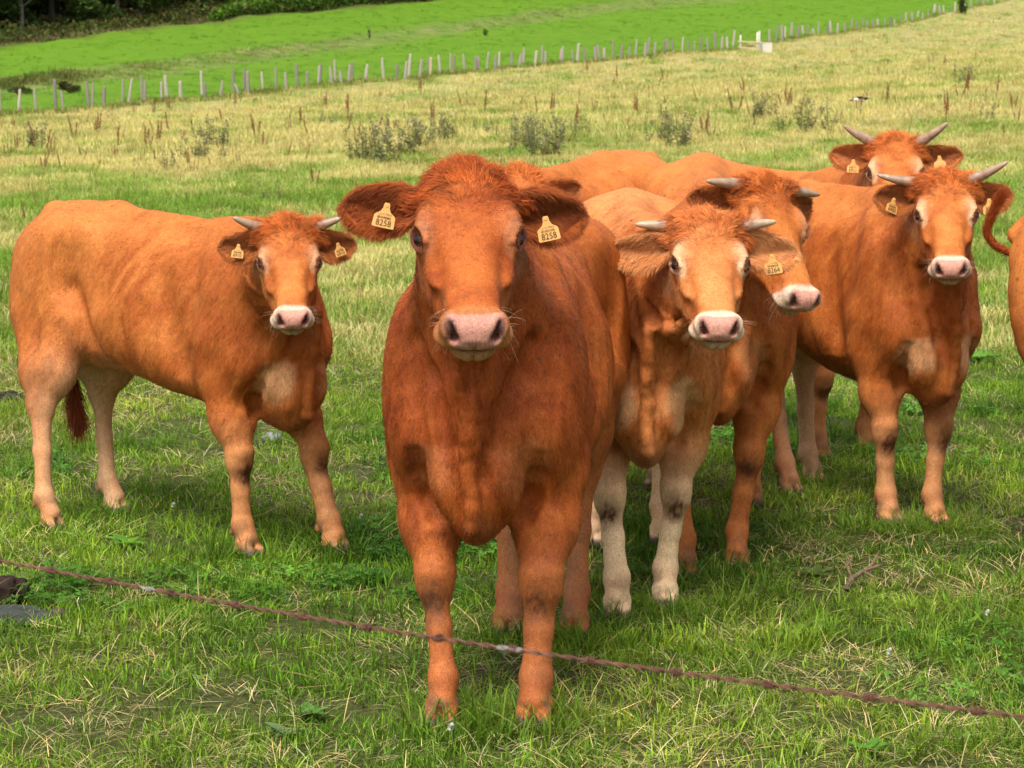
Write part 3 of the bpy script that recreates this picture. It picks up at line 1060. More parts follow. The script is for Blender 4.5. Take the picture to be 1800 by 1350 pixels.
        d /= np.linalg.norm(d, axis=1, keepdims=True) + 1e-6
        nn = rng.normal(0, 1, (m, 3)); nn -= d * np.einsum('ij,ij->i', d, nn)[:, None]; nn /= np.linalg.norm(nn, axis=1, keepdims=True)
        p = p + nn * (np.interp(kk, k, rr) * .8)[:, None]
        LL = .02 + c.switch * smoothstep(.45, .9, kk / (len(tp) - 1))
        t = hairs(p, nn, d, LL, np.tile(np.array(c.dark), (m, 1)), .0011, lift=.18, curl=.08, k=5)
        make_curves('tail_hair', *t, to_, M_FUR)
    if c.fur:
        fc = n[F[:, 0]] @ camd
        keep = np.where(fc > -.25, 1.0, .12)
        cen = V[F[:, 0]]
        hh = inh[F[:, 0]]
        keep = keep * np.where(hh, 2.2, 1.0)
        tf = (Q[F[:, 0]][:, 0] < .12) & hh
        keep = keep * np.where(tf, 1.7, 1.0)
        m = int(c.fur)
        p, nn = sample_mesh(V, F, n, m, keep)
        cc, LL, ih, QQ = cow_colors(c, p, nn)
        g = LL > .002
        cc = cc * (1 + .5 * smoothstep(.016, .03, LL))[:, None]
        p, nn, cc, LL, ih, QQ = p[g], nn[g], cc[g], LL[g], ih[g], QQ[g]
        d = flow(c, p, nn, ih, QQ)
        # locks: hairs of one patch share a darker or lighter tone
        lock = np.where(ih, fbm(QQ, 75, 2, c.seed + 20), streak(p, 20, 150, c.seed + 21))[:, None]
        cc = cc * (1 + .75 * lock)
        long = np.clip((LL - .02) / .03, 0, 1)
        t = hairs(p, nn, d, LL * c.hairlen, cc, .00052 + .00022 * (LL > .02), lift=.20, curl=.045, k=4)
        t[0][:, 1:] += (nn * (long * .008)[:, None])[:, None, :]
        cell = .011
        key = np.floor(p / cell).astype(np.int64)
        kk = (key[:, 0] * 73856093) ^ (key[:, 1] * 19349663) ^ (key[:, 2] * 83492791)
        off = np.stack([_rv[(kk + 17 * a) & 4095] for a in range(3)], 1) * cell * .5
        cen_ = (key + .5) * cell + off
        pull = (cen_ - p); pull -= nn * np.einsum('ij,ij->i', pull, nn)[:, None]
        tipd = np.stack([_rv[(kk + 31 * a + 7) & 4095] for a in range(3)], 1) * .45
        for j, w_ in ((2, .30), (3, .72)):
            t[0][:, j] += pull * (w_ * (.35 + .5 * long))[:, None] + tipd * (LL * w_ * (.25 + .6 * long))[:, None]
        addfur(t)
        if c.head:
            # whiskers and lashes
            m = 90
            q = np.stack([rng.uniform(.42, .50, m), rng.choice([-1, 1], m) * rng.uniform(.05, .085, m), rng.uniform(-.13, -.04, m)], 1)
            p = c.hp + (q * c.hs) @ c.hR.T
            gn, _ = grad(S, p.astype(np.float32)); gn = gn.astype(float)
            p = p - gn * S(p)[:, None]
            t = hairs(p, gn, gn * .8 + c.hR[:, 0] * .5, np.full(m, .045) * rng.uniform(.4, 1.2, m), np.tile([.45, .3, .18], (m, 1)), .0003, lift=.5, k=4)
            addfur(t)
            for e, er, up_ in c.eyes:
                m = 150
                ang = rng.uniform(.15 * math.pi, .85 * math.pi, m)
                p = e + (er[:, 0] * (np.cos(ang) * .026)[:, None] + up_ * (np.sin(ang) * .016)[:, None] + er[:, 1] * .004) * c.hs
                dd = er[:, 1] * .8 + up_ * .30 + er[:, 0] * np.cos(ang)[:, None] * .5
                dd = dd / np.linalg.norm(dd, axis=1, keepdims=True)
                t = hairs(p, np.tile(er[:, 1], (m, 1)), dd, np.full(m, .020) * c.hs, np.tile(np.array(c.lash), (m, 1)), .0006, lift=.1, k=4)
                addfur(t)
        P_ = np.concatenate(fur[0]); R_ = np.concatenate(fur[1]); C_ = np.concatenate(fur[2])
        make_curves('coat', P_, R_, C_, root, M_FUR)
    return root

def spec(**k):
    c = CowSpec()
    c.sl = c.sw = c.sh = 1.0; c.belly = 0.0; c.meat = 1.0; c.bone = 1.0; c.neck = 1.0; c.head = True
    c.kn = (0.02, 0.02); c.brisk = 0.0; c.slope = 0.0; c.polldark = .15; c.eye = None; c.poll = None; c.hs = 1.0; c.hroll = 0; c.horn = None; c.hornside = (-1, 1); c.hornr = .0245; c.horntip = (.34, .235, .155)
    c.base = (.49, .142, .028); c.dark = (.27, .056, .010); c.light = (.60, .215, .052); c.cream = (.70, .47, .27)
    c.legpale = .3; c.brisket = .5; c.kneedark = .8; c.cheek = .2; c.eyering = .5; c.ringcol = (.72, .50, .30); c.muzzle = .85; c.muzcol = (.64, .50, .37)
    c.pink = (.54, .26, .19); c.earin = (.46, .15, .05); c.earhaircol = (.46, .16, .045); c.earhair = 1.0; c.earw = 1.0
    c.ear = (-.05, .05, .21, .0, 0.0); c.tag = (None, None); c.tagsmall = True; c.tuft = 1.0; c.tail = None; c.switch = .0
    c.res = .008; c.fur = 90000; c.hairlen = 1.0; c.lash = (.30, .12, .05); c.lid = (.10, .030, .020); c.seed = 1
    for a, b in k.items():
        setattr(c, a, b)
    c.yaw = math.radians(c.yaw)
    return c
# ================================================================ terrain
# where the cattle stand (metres; the camera is at the origin looking along y)
HOOVES = [(.06, 6.17), (-.186, 6.17), (.195, 7.22), (-.01, 7.24), (-.655, 8.62), (-.965, 8.54), (-1.60, 9.46), (-1.78, 9.06), (.505, 7.67), (.338, 7.50),
          (.80, 8.30), (.60, 8.15), (1.655, 9.17), (1.475, 9.19), (1.30, 10.17), (1.17, 9.90), (1.68, 11.1), (1.42, 10.8), (-.17, 8.9)]
F_PX, PITCH, EYE = 4200.0, math.radians(6.8), 1.66
_px = np.array([-1500, 0, 360, 720, 1075, 1300, 1560, 1700, 1800, 3300.])
_df = np.array([105, 122, 135, 152, 182, 210, 270, 320, 360, 520.])        # metres to the post-and-wire fence
_zf = np.array([-.5, .78, 1.55, 2.86, 4.55, 6.0, 9.6, 13.4, 16.5, 30.])
_de = np.array([185, 200, 222, 262, 310, 335, 375, 400, 425, 560.])        # metres to the edge of the wood
_ze = np.array([2.0, 6.3, 9.0, 12.3, 16.8, 19.5, 23.5, 26.0, 29., 42.])
_z5 = np.array([0.0, .15, .25, .32, .45, .6, .8, .9, 1.0, 1.2])
_ut = (_px - 900) / F_PX
_ug = np.linspace(_ut[0], _ut[-1], 90)
_dg = np.concatenate([np.linspace(0, 60, 121), np.linspace(61, 900, 400)])
_tab = np.zeros((len(_ug), len(_dg)))
for _i, _u in enumerate(_ug):
    _a, _b, _c, _d, _e = (np.interp(_u, _ut, q) for q in (_df, _zf, _de, _ze, _z5))
    _tab[_i] = cubic([-1, 12, 24, 52, _a, _c, _c + 60, 1000], [0, 0, 0, _e, _b, _d, _d + 9, _d + 60], _dg)
for _k in range(6):                                                        # soften along u
    _tab[1:-1] = (_tab[:-2] + _tab[1:-1] * 2 + _tab[2:]) / 4

def ground_z(x, y):
    x = np.asarray(x, float); y = np.asarray(y, float)
    u = np.clip(x / np.maximum(y, 4.0), _ug[0] + 1e-6, _ug[-1] - 1e-6)
    d = np.clip(y, 0, 899)
    ui = (u - _ug[0]) / (_ug[1] - _ug[0]); i = np.floor(ui).astype(int); fu = ui - i
    j = np.clip(np.searchsorted(_dg, d, side='right') - 1, 0, len(_dg) - 2); fd = (d - _dg[j]) / (_dg[j + 1] - _dg[j])
    z = (_tab[i, j] * (1 - fu) * (1 - fd) + _tab[i + 1, j] * fu * (1 - fd) + _tab[i, j + 1] * (1 - fu) * fd + _tab[i + 1, j + 1] * fu * fd)
    P = np.stack([x, y, np.zeros_like(x)], -1).reshape(-1, 3)
    amp = .020 + .10 * smoothstep(12, 40, P[:, 1]) + .25 * smoothstep(90, 200, P[:, 1])
    b = amp * fbm(P, .35, 2, 77) + .008 * fbm(P, 2.2, 2, 78)
    # the shallow ditch with a lip that crosses the far meadow
    dd = P[:, 1] - ditch_y(P[:, 0] / np.maximum(P[:, 1], 4))
    b += .30 * np.exp(-((dd - 3) / 5.0) ** 2) - .20 * np.exp(-((dd + 4) / 4.0) ** 2)
    return z + b.reshape(z.shape)

def ditch_y(u):
    a = np.interp(u, _ut, _df); b = np.interp(u, _ut, _de)
    return a + (b - a) * (.42 + .25 * smoothstep(-.2, .1, u))

def u_of(px):
    return (px - 900) / F_PX

def at(px, py):
    """the point of the ground seen at this place of the photograph"""
    ys = np.concatenate([np.linspace(4, 60, 1500), np.linspace(60, 500, 3000)])
    k = (py - 675) / F_PX
    a = -PITCH - math.atan(k)
    sl = math.tan(a)
    xs = (px - 900) / F_PX * ys * math.cos(math.atan(k)) / math.cos(a) / 1.0
    g = ground_z(xs, ys)
    r = EYE + ys * sl
    i = int(np.argmax(r < g))
    return float(xs[i]), float(ys[i]), float(g[i])

def on(px, d):
    x = u_of(px) * d * 1.0
    return x, d, float(ground_z(np.array([x]), np.array([float(d)]))[0])

# ---------------------------------------------------------------- ground sheets
def ground_material(name, far):
    m, nt, b = mat_new(name, .9, .12)
    L = nt.links
    tc = N(nt, 'ShaderNodeTexCoord')
    def noise(scale, detail=4.0, rough=.6, sc3=(1, 1, 1), w=0.0):
        mp = N(nt, 'ShaderNodeMapping'); mp.inputs['Scale'].default_value = sc3; mp.inputs['Location'].default_value = (w, w * .7, 0)
        L.new(tc.outputs['Object'], mp.inputs[0])
        n = N(nt, 'ShaderNodeTexNoise', Scale=scale, Detail=detail, Roughness=rough)
        L.new(mp.outputs[0], n.inputs['Vector'])
        return n.outputs['Fac']
    def ramp(x, lo, hi):
        r = N(nt, 'ShaderNodeMapRange'); r.interpolation_type = 'SMOOTHSTEP'
        r.inputs['From Min'].default_value = lo; r.inputs['From Max'].default_value = hi
        L.new(x, r.inputs['Value'])
        return r.outputs[0]
    def mix(f, a, c):
        x = N(nt, 'ShaderNodeMix', data_type='RGBA')
        for s, v in ((x.inputs[6], a), (x.inputs[7], c)):
            if isinstance(v, tuple): s.default_value = (*v, 1)
            else: L.new(v, s)
        if isinstance(f, float): x.inputs[0].default_value = f
        else: L.new(f, x.inputs[0])
        return x.outputs[2]
    def math_(op, a, c):
        x = N(nt, 'ShaderNodeMath', operation=op)
        for s, v in ((x.inputs[0], a), (x.inputs[1], c)):
            if isinstance(v, (int, float)): s.default_value = v
            else: L.new(v, s)
        return x.outputs[0]
    at_ = N(nt, 'ShaderNodeAttribute', attribute_name='zone')      # 0 near .. 1 far
    zone = at_.outputs['Fac']
    if not far:
        fine = noise(38, 5, .7); mid = noise(2.4, 4, .6, (1, .55, 1)); big = noise(.35, 3, .55, (1, .45, 1), 3)
        soil = mix(ramp(fine, .35, .65), (.034, .034, .012), (.085, .10, .026))
        straw = mix(ramp(noise(21, 5, .75, (1, .35, 1)), .35, .68), (.25, .215, .075), (.44, .38, .16))
        green = mix(ramp(noise(16, 5, .7, (1, .4, 1), 9), .3, .7), (.11, .19, .024), (.21, .31, .048))
        g = math_('ADD', math_('MULTIPLY', mid, .55), math_('MULTIPLY', big, .55))
        at2 = N(nt, 'ShaderNodeAttribute', attribute_name='dry')
        g = math_('ADD', g, math_('MULTIPLY', at2.outputs['Fac'], .34))
        farc = mix(ramp(g, .62, .80), green, straw)
        col = mix(ramp(zone, .0, 1.0), soil, farc)
    else:
        st = noise(.9, 4, .6, (.35, 1.8, 1)); s2 = noise(6, 4, .7, (.6, 1.4, 1), 5)
        col = mix(ramp(st, .3, .7), (.075, .180, .008), (.125, .250, .012))
        col = mix(ramp(s2, .35, .75), col, (.125, .220, .016))
        at2 = N(nt, 'ShaderNodeAttribute', attribute_name='rough')
        rg = mix(ramp(noise(1.4, 4, .7, (.4, 1.5, 1)), .4, .62), (.085, .15, .022), (.24, .23, .085))
        col = mix(math_('MULTIPLY', at2.outputs['Fac'], ramp(noise(.5, 3, .6), .25, .6)), col, rg)
        at3 = N(nt, 'ShaderNodeAttribute', attribute_name='bank')
        col = mix(at3.outputs['Fac'], col, mix(ramp(noise(1.2, 4, .7), .4, .6), (.055, .05, .02), (.14, .10, .045)))
    L.new(col, b.inputs['Base Color'])
    bp = N(nt, 'ShaderNodeBump', Strength=.6, Distance=.05 if not far else .25)
    L.new(noise(14 if not far else 3.5, 5, .7), bp.inputs['Height'])
    L.new(bp.outputs[0], b.inputs['Normal'])
    return m

def ground():
    ns = 260
    s = np.linspace(-1, 1, ns); s = np.sign(s) * (np.abs(s) ** 1.6) * .62
    yl = []
    yf = np.full(ns, 150.0)
    for _ in range(60):
        yf = .5 * yf + .5 * np.interp(s * (yf + 9) / yf, _ut, _df)
    nr = 420
    t = np.linspace(0, 1, nr)
    Y0 = -6 + (yf[None] + 6) * (t[:, None] ** 2.6)
    X0 = s[None] * (Y0 + 9)
    X0 = np.where(Y0 < 0, s[None] * 9, X0)
    nf = 110
    t2 = np.linspace(0, 1, nf)
    Y1 = yf[None] + (620 - yf[None]) * t2[:, None] ** 1.25
    X1 = s[None] * (Y1 + 9)
    for name, X, Y, far in (('pasture', X0, Y0, False), ('meadow', X1, Y1, True)):
        Z = ground_z(X, Y)
        V = np.stack([X, Y, Z], -1).reshape(-1, 3)
        i, j = np.meshgrid(np.arange(X.shape[0] - 1), np.arange(ns - 1), indexing='ij')
        a = (i * ns + j).ravel()
        Fq = np.stack([a, a + 1, a + ns + 1, a + ns], 1)
        x, y = V[:, 0], V[:, 1]
        u = x / np.maximum(y, 4)
        at_ = {'zone': smoothstep(9, 34, y), 'dry': dry_field(x, y)}
        if far:
            dd = y - ditch_y(u)
            e = np.interp(u, _ut, _de)
            at_ = {'rough': np.exp(-(dd / 7.0) ** 2), 'bank': smoothstep(-7, -2, y - e)}
        obj(name, mesh_np(name, V, Fq, ground_material(name, far), True, None, at_), kind='structure')

def dry_field(x, y):
    """0 fresh green .. 1 straw"""
    P = np.stack([x, y * .6, np.zeros_like(x)], 1)
    t = .34 + .10 * smoothstep(8, 14, y) + .27 * smoothstep(26, 64, y)
    return np.clip(t + .60 * fbm(P, .45, 3, 101) + .35 * fbm(P, 2.0, 2, 105), 0, 1)

ground()

# ================================================================ grass
def leaf_mat(name, trans=.35, rough=.55, inst=True):
    m, nt, b = mat_new(name, rough, .10)
    a = N(nt, 'ShaderNodeAttribute', attribute_name='col')
    out = a.outputs['Color']
    if inst:
        t = N(nt, 'ShaderNodeAttribute', attribute_name='tint'); t.attribute_type = 'INSTANCER'
        mx = N(nt, 'ShaderNodeVectorMath', operation='MULTIPLY')
        nt.links.new(out, mx.inputs[0]); nt.links.new(t.outputs['Vector'], mx.inputs[1])
        out = mx.outputs[0]
    nt.links.new(out, b.inputs['Base Color'])
    tr = N(nt, 'ShaderNodeBsdfTranslucent')
    sc_ = N(nt, 'ShaderNodeVectorMath', operation='MULTIPLY'); sc_.inputs[1].default_value = (1.25, 1.3, .8)
    nt.links.new(out, sc_.inputs[0]); nt.links.new(sc_.outputs[0], tr.inputs['Color'])
    ms = N(nt, 'ShaderNodeMixShader'); ms.inputs[0].default_value = trans
    nt.links.new(b.outputs[0], ms.inputs[1]); nt.links.new(tr.outputs[0], ms.inputs[2])
    nt.links.new(ms.outputs[0], nt.nodes['Material Output'].inputs['Surface'])
    return m

M_GRASS = leaf_mat('grass_blade', .35)
M_STRAW = leaf_mat('dry_straw', .15, .7)
M_LEAF = leaf_mat('leaf', .30, .5, inst=False)
M_WEED = attr_mat('weed_stem', .8, .15, .25, 40)

def blades(n, hlo, hhi, spread, w, lean=.5, col=(.10, .20, .03), cvar=.35, seg=3, flat=0.0):
    V, Fq, C = [], [], []
    for _ in range(n):
        r = spread * math.sqrt(random.random()); a = random.random() * 6.283
        p = np.array([r * math.cos(a), r * math.sin(a), -.005])
        h = random.uniform(hlo, hhi); b = a + random.uniform(-1.2, 1.2)
        d = np.array([math.cos(b), math.sin(b), 0]); sd = np.array([-d[1], d[0], 0])
        tw = random.uniform(-.8, .8); sd = sd * math.cos(tw) + d * math.sin(tw)
        ln = lean * random.uniform(.2, 1.3); ww = w * random.uniform(.6, 1.3)
        v = 1 + random.uniform(-cvar, cvar); yv = random.uniform(-.25, .35)
        c0 = np.array(col) * v * np.array([1 + yv, 1 + yv * .4, 1])
        b0 = len(V)
        for k in range(seg + 1):
            t = k / seg
            ang = min(1.5, flat + ln * (1.9 * t) ** 1.2 * .8)
            if k: p = p + (d * math.sin(ang) + np.array([0, 0, math.cos(ang)])) * h / seg
            wk = ww * (1 - t ** 1.7) * (.75 + .5 * min(1, t * 3)) + .0003
            V.append(p - sd * wk / 2); V.append(p + sd * wk / 2)
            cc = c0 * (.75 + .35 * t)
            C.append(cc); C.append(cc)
        for k in range(seg):
            a0 = b0 + 2 * k
            Fq.append((a0, a0 + 1, a0 + 3, a0 + 2))
    return V, Fq, C

def src_obj(name, parts, mat):
    V, Fq, C = [], [], []
    for v, f, c in parts:
        b = len(V); V += list(v); Fq += [tuple(q + b for q in t) for t in f]; C += list(c)
    me = mesh_np(name, np.array(V), np.array(Fq), mat, True, np.clip(np.array(C), .003, .95))
    return bpy.data.objects.new(name, me)

def trefoil(n, spread, hlo, hhi, size, col):
    V, Fq, C = [], [], []
    for _ in range(n):
        r = spread * math.sqrt(random.random()); a = random.random() * 6.283
        h = random.uniform(hlo, hhi)
        p = np.array([r * math.cos(a), r * math.sin(a), h])
        rot = random.random() * 6.283; v = 1 + random.uniform(-.3, .3); s = size * random.uniform(.6, 1.2)
        tx, ty = random.uniform(-.4, .4), random.uniform(-.4, .4)
        for k in range(3):
            w = rot + k * 2.094
            d = np.array([math.cos(w), math.sin(w), 0]); q = np.array([-d[1], d[0], 0])
            pts = [p, p + d * s * .55 + q * s * .42, p + d * s * 1.05 + q * s * .12, p + d * s * 1.05 - q * s * .12, p + d * s * .55 - q * s * .42]
            pts = [pt + np.array([0, 0, (pt - p)[0] * tx + (pt - p)[1] * ty - .12 * np.linalg.norm(pt - p)]) for pt in pts]
            b = len(V); V += pts; C += [np.array(col) * v] * 5
            Fq.append((b, b + 1, b + 2, b + 3)); Fq.append((b, b + 3, b + 4, b))
        b = len(V); o = np.array([.0012, 0, 0]); g = np.array([p[0] * .9, p[1] * .9, -.005])
        V += [g - o, g + o, p + o, p - o]; C += [np.array(col) * .8] * 4; Fq.append((b, b + 1, b + 2, b + 3))
    Fq = [f if len(set(f)) == 4 else (f[0], f[1], f[2], f[2]) for f in Fq]
    return V, Fq, C

def trefoil_obj(name, *a):
    V, Fq, C = trefoil(*a)
    me = bpy.data.meshes.new(name)
    me.from_pydata([tuple(v) for v in V], [], [tuple(dict.fromkeys(f)) for f in Fq])
    at_ = me.color_attributes.new('col', 'FLOAT_COLOR', 'POINT')
    at_.data.foreach_set('color', np.concatenate([np.clip(np.array(C), .003, .9), np.ones((len(C), 1))], 1).astype(np.float32).ravel())
    me.materials.append(M_GRASS)
    return bpy.data.objects.new(name, me)

def scatter(name, P, rotz, tilt, scale, pick, tint, sources, label_kind='stuff'):
    """one ground-cover object: its points carry instances of the source tufts"""
    me = bpy.data.meshes.new(name)
    n = len(P)
    me.vertices.add(n); me.vertices.foreach_set('co', np.asarray(P, np.float32).ravel())
    def att(nm, ty, dom, arr, key):
        a = me.attributes.new(nm, ty, dom); a.data.foreach_set(key, arr)
    rot = np.stack([tilt[:, 0], tilt[:, 1], rotz], 1).astype(np.float32)
    att('rot', 'FLOAT_VECTOR', 'POINT', rot.ravel(), 'vector')
    att('size', 'FLOAT', 'POINT', scale.astype(np.float32), 'value')
    att('pick', 'INT', 'POINT', pick.astype(np.int32), 'value')
    att('tint', 'FLOAT_VECTOR', 'POINT', tint.astype(np.float32).ravel(), 'vector')
    o = obj(name, me, kind=label_kind)
    ng = bpy.data.node_groups.new(name, 'GeometryNodeTree')
    ng.interface.new_socket('Geometry', in_out='INPUT', socket_type='NodeSocketGeometry')
    ng.interface.new_socket('Geometry', in_out='OUTPUT', socket_type='NodeSocketGeometry')
    gi, go = ng.nodes.new('NodeGroupInput'), ng.nodes.new('NodeGroupOutput')
    iop = ng.nodes.new('GeometryNodeInstanceOnPoints')
    jn = ng.nodes.new('GeometryNodeJoinGeometry')
    for s_ in sources[::-1]:
        oi = ng.nodes.new('GeometryNodeObjectInfo'); oi.inputs['Object'].default_value = s_; oi.inputs['As Instance'].default_value = True
        ng.links.new(oi.outputs['Geometry'], jn.inputs[0])
    def na(nm, ty):
        x = ng.nodes.new('GeometryNodeInputNamedAttribute'); x.data_type = ty; x.inputs['Name'].default_value = nm
        return [q for q in x.outputs if q.enabled][0]
    m2p = ng.nodes.new('GeometryNodeMeshToPoints')
    ng.links.new(gi.outputs[0], m2p.inputs[0]); ng.links.new(m2p.outputs[0], iop.inputs['Points'])
    ng.links.new(jn.outputs[0], iop.inputs['Instance'])
    iop.inputs['Pick Instance'].default_value = True
    ng.links.new(na('pick', 'INT'), iop.inputs['Instance Index'])
    e2r = ng.nodes.new('FunctionNodeEulerToRotation')
    ng.links.new(na('rot', 'FLOAT_VECTOR'), e2r.inputs[0]); ng.links.new(e2r.outputs[0], iop.inputs['Rotation'])
    ng.links.new(na('size', 'FLOAT'), iop.inputs['Scale'])
    ng.links.new(iop.outputs[0], go.inputs[0])
    md = o.modifiers.new('scatter', 'NODES'); md.node_group = ng
    return o

G = (.160, .292, .024)
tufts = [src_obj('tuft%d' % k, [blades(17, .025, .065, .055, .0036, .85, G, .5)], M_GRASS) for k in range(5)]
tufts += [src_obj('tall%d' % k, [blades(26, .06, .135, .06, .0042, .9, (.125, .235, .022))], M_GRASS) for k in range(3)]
ST = (.52, .44, .22)
straws = [src_obj('straw%d' % k, [blades(13, .03, .10, .11, .0018, 1.3, ST, .35, 4, 1.0)], M_STRAW) for k in range(4)]
straws += [src_obj('stalk%d' % k, [blades(7, .05, .13, .08, .0017, .9, ST, .35, 4, .7)], M_STRAW) for k in range(2)]
clovers = [trefoil_obj('clover%d' % k, 14, .075, .02, .055, .016, (.105, .25, .030)) for k in range(3)]
fartufts = [src_obj('far%d' % k, [blades(22, .06, .16, .22, .010, .8, (1, 1, 1), .22, 2)], M_GRASS) for k in range(4)]

def zone_points(y0, y1, dens, umax=.30, extra=.8):
    area = umax * (y1 ** 2 - y0 ** 2) + 2 * extra * (y1 - y0)
    n = int(area * dens)
    y = rng.uniform(y0, y1, int(n * 1.6))
    w = (umax * y + extra) / (umax * y1 + extra)
    y = y[rng.rand(len(y)) < w][:n]
    x = rng.uniform(-1, 1, len(y)) * (umax * y + extra)
    return x, y

def near_tint(x, y, m):
    P = np.stack([x, y, np.zeros_like(x)], 1)
    a = fbm(P, .9, 3, 201); b = fbm(P, 3.0, 2, 205)
    dry = dry_field(x, y)
    t = np.ones((len(x), 3)) * (1 + .50 * a + .40 * b)[:, None]
    t[:, 0] *= 1 + .25 * a
    t[:, 0] *= 1 + .9 * np.clip(dry - .25, 0, 1) + .15 * b
    t[:, 1] *= 1 + .28 * np.clip(dry - .25, 0, 1)
    t[:, 2] *= 1 + .9 * np.clip(dry - .2, 0, 1)
    return np.clip(t * m * (1 + rng.normal(0, .10, len(x)))[:, None], .2, 3)

D_ = 1.0
xs, ys, ks, ss = [], [], [], []
for y0, y1, dens, sc_ in ((4.6, 9, 620, 1.0), (9, 14, 420, 1.05), (14, 22, 200, 1.25)):
    x, y = zone_points(y0, y1, dens * D_)
    P = np.stack([x, y, np.zeros_like(x)], 1)
    clump = rng.rand(len(x)) < .55 + .9 * fbm(P, 2.6, 2, 311) + .5 * fbm(P, 9.0, 1, 313)
    x, y, P = x[clump], y[clump], P[clump]
    tall = (fbm(P, 1.3, 2, 301) > .25) & (rng.rand(len(x)) < .18)
    xs.append(x); ys.append(y)
    ks.append(np.where(tall, rng.randint(5, 8, len(x)), rng.randint(0, 5, len(x))))
    ss.append(sc_ * rng.uniform(.65, 1.25, len(x)) * (1 + .25 * fbm(P, .8, 2, 303)))
# longer tufts left standing round every hoof
for hx, hy in HOOVES:
    m = 26
    a_ = rng.uniform(0, 6.283, m); r_ = rng.uniform(.045, .15, m)
    xs.append(hx + np.cos(a_) * r_); ys.append(hy + np.sin(a_) * r_ - .02)
    ks.append(rng.randint(0, 8, m)); ss.append(rng.uniform(.75, 1.25, m))
x, y, k, s_ = map(np.concatenate, (xs, ys, ks, ss))
n_ = len(x)
P = np.stack([x, y, ground_z(x, y)], 1)
scatter('grass', P, rng.uniform(0, 6.283, n_), rng.normal(0, .18, (n_, 2)), s_, k, near_tint(x, y, 1.0), tufts)

xs, ys = [], []
for y0, y1, dens in ((4.6, 9, 330), (9, 15, 230), (15, 24, 110)):
    x, y = zone_points(y0, y1, dens * D_)
    P = np.stack([x, y, np.zeros_like(x)], 1)
    keep = rng.rand(len(x)) < np.clip(.05 + 1.3 * (dry_field(x, y) - .12) + .7 * fbm(P, 1.6, 2, 401), 0.03, 1)
    xs.append(x[keep]); ys.append(y[keep])
x, y = map(np.concatenate, (xs, ys)); n_ = len(x)
P = np.stack([x, y, ground_z(x, y) + .012], 1)
tn = np.ones((n_, 3)) * (1 + rng.normal(0, .2, n_))[:, None]
tn[:, 2] *= rng.uniform(.7, 1.1, n_)
scatter('dry_grass', P, rng.uniform(0, 6.283, n_), rng.normal(0, .15, (n_, 2)), rng.uniform(.7, 1.35, n_), rng.randint(0, 6, n_), np.clip(tn, .4, 1.6), straws)

x, y = zone_points(4.8, 13, 150 * D_)
P = np.stack([x, y, np.zeros_like(x)], 1)
keep = (fbm(P, 1.1, 2, 501) > .12 + .25 * dry_field(x, y)) & (rng.rand(len(x)) < .55)
x, y = x[keep], y[keep]; n_ = len(x)
P = np.stack([x, y, ground_z(x, y)], 1)
scatter('clover', P, rng.uniform(0, 6.283, n_), rng.normal(0, .12, (n_, 2)), rng.uniform(.7, 1.3, n_), rng.randint(0, 3, n_), near_tint(x, y, .85), clovers)

# coarser tufts for the middle distance and the far slope
xs, ys, ss = [], [], []
for y0, y1, dens, sc_ in ((15, 30, 60, .8), (30, 60, 26, 1.05), (60, 120, 5.5, 1.8), (120, 220, 1.3, 2.6), (220, 370, .5, 3.2)):
    x, y = zone_points(y0, y1, dens * D_, .34, 1)
    ok = y < np.interp(x / y, _ut, _df) - 1.0
    xs.append(x[ok]); ys.append(y[ok]); ss.append(sc_ * rng.uniform(.6, 1.3, ok.sum()))
x, y, s_ = map(np.concatenate, (xs, ys, ss)); n_ = len(x)
P = np.stack([x, y, ground_z(x, y)], 1)
P0 = np.stack([x, y * .5, np.zeros_like(x)], 1)
dry = dry_field(x, y)
w = smoothstep(.30, .80, dry + .22 * fbm(P0, 1.1, 2, 601) + rng.normal(0, .10, n_))[:, None]
cg = np.array([.215, .34, .050]); cs = np.array([.68, .58, .25])
tn = (cg * (1 - w) + cs * w) * (1 + rng.normal(0, .16, n_))[:, None] * (1 + .15 * fbm(P0, .5, 2, 603))[:, None]
scatter('meadow_grass', P, rng.uniform(0, 6.283, n_), rng.normal(0, .12, (n_, 2)), s_, rng.randint(0, 4, n_), np.clip(tn, .02, .8), fartufts)

xs, ys = [], []
for y0, y1, dens in ((14, 34, 1.6), (34, 70, 1.1), (70, 130, .5)):
    x, y = zone_points(y0, y1, dens * D_, .34, 1)
    P = np.stack([x, y, np.zeros_like(x)], 1)
    keep = (fbm(P, .5, 2, 701) + rng.normal(0, .25, len(x)) > .05) & (y < np.interp(x / y, _ut, _df) - 2)
    xs.append(x[keep]); ys.append(y[keep])
x, y = map(np.concatenate, (xs, ys)); n_ = len(x)
P = np.stack([x, y, ground_z(x, y)], 1)
pick_ = np.array([(.85, .62, .50), (1.2, 1.15, .95), (.80, .80, .55), (1.0, .72, .5)])[rng.randint(0, 4, n_)]
scatter('dead_stems', P, rng.uniform(0, 6.283, n_), rng.normal(0, .1, (n_, 2)), rng.uniform(.9, 2.0, n_) * (1 + y / 140), rng.randint(0, 3, n_), pick_ * (1 + rng.normal(0, .2, (n_, 1))),
        [src_obj('stem%d' % k, [blades(5, .09, .22, .07, .0042, .35, (.34, .27, .13), .35, 3, .12), blades(9, .03, .08, .09, .006, .8, (.16, .22, .04), .3, 2)], M_STRAW) for k in range(3)])

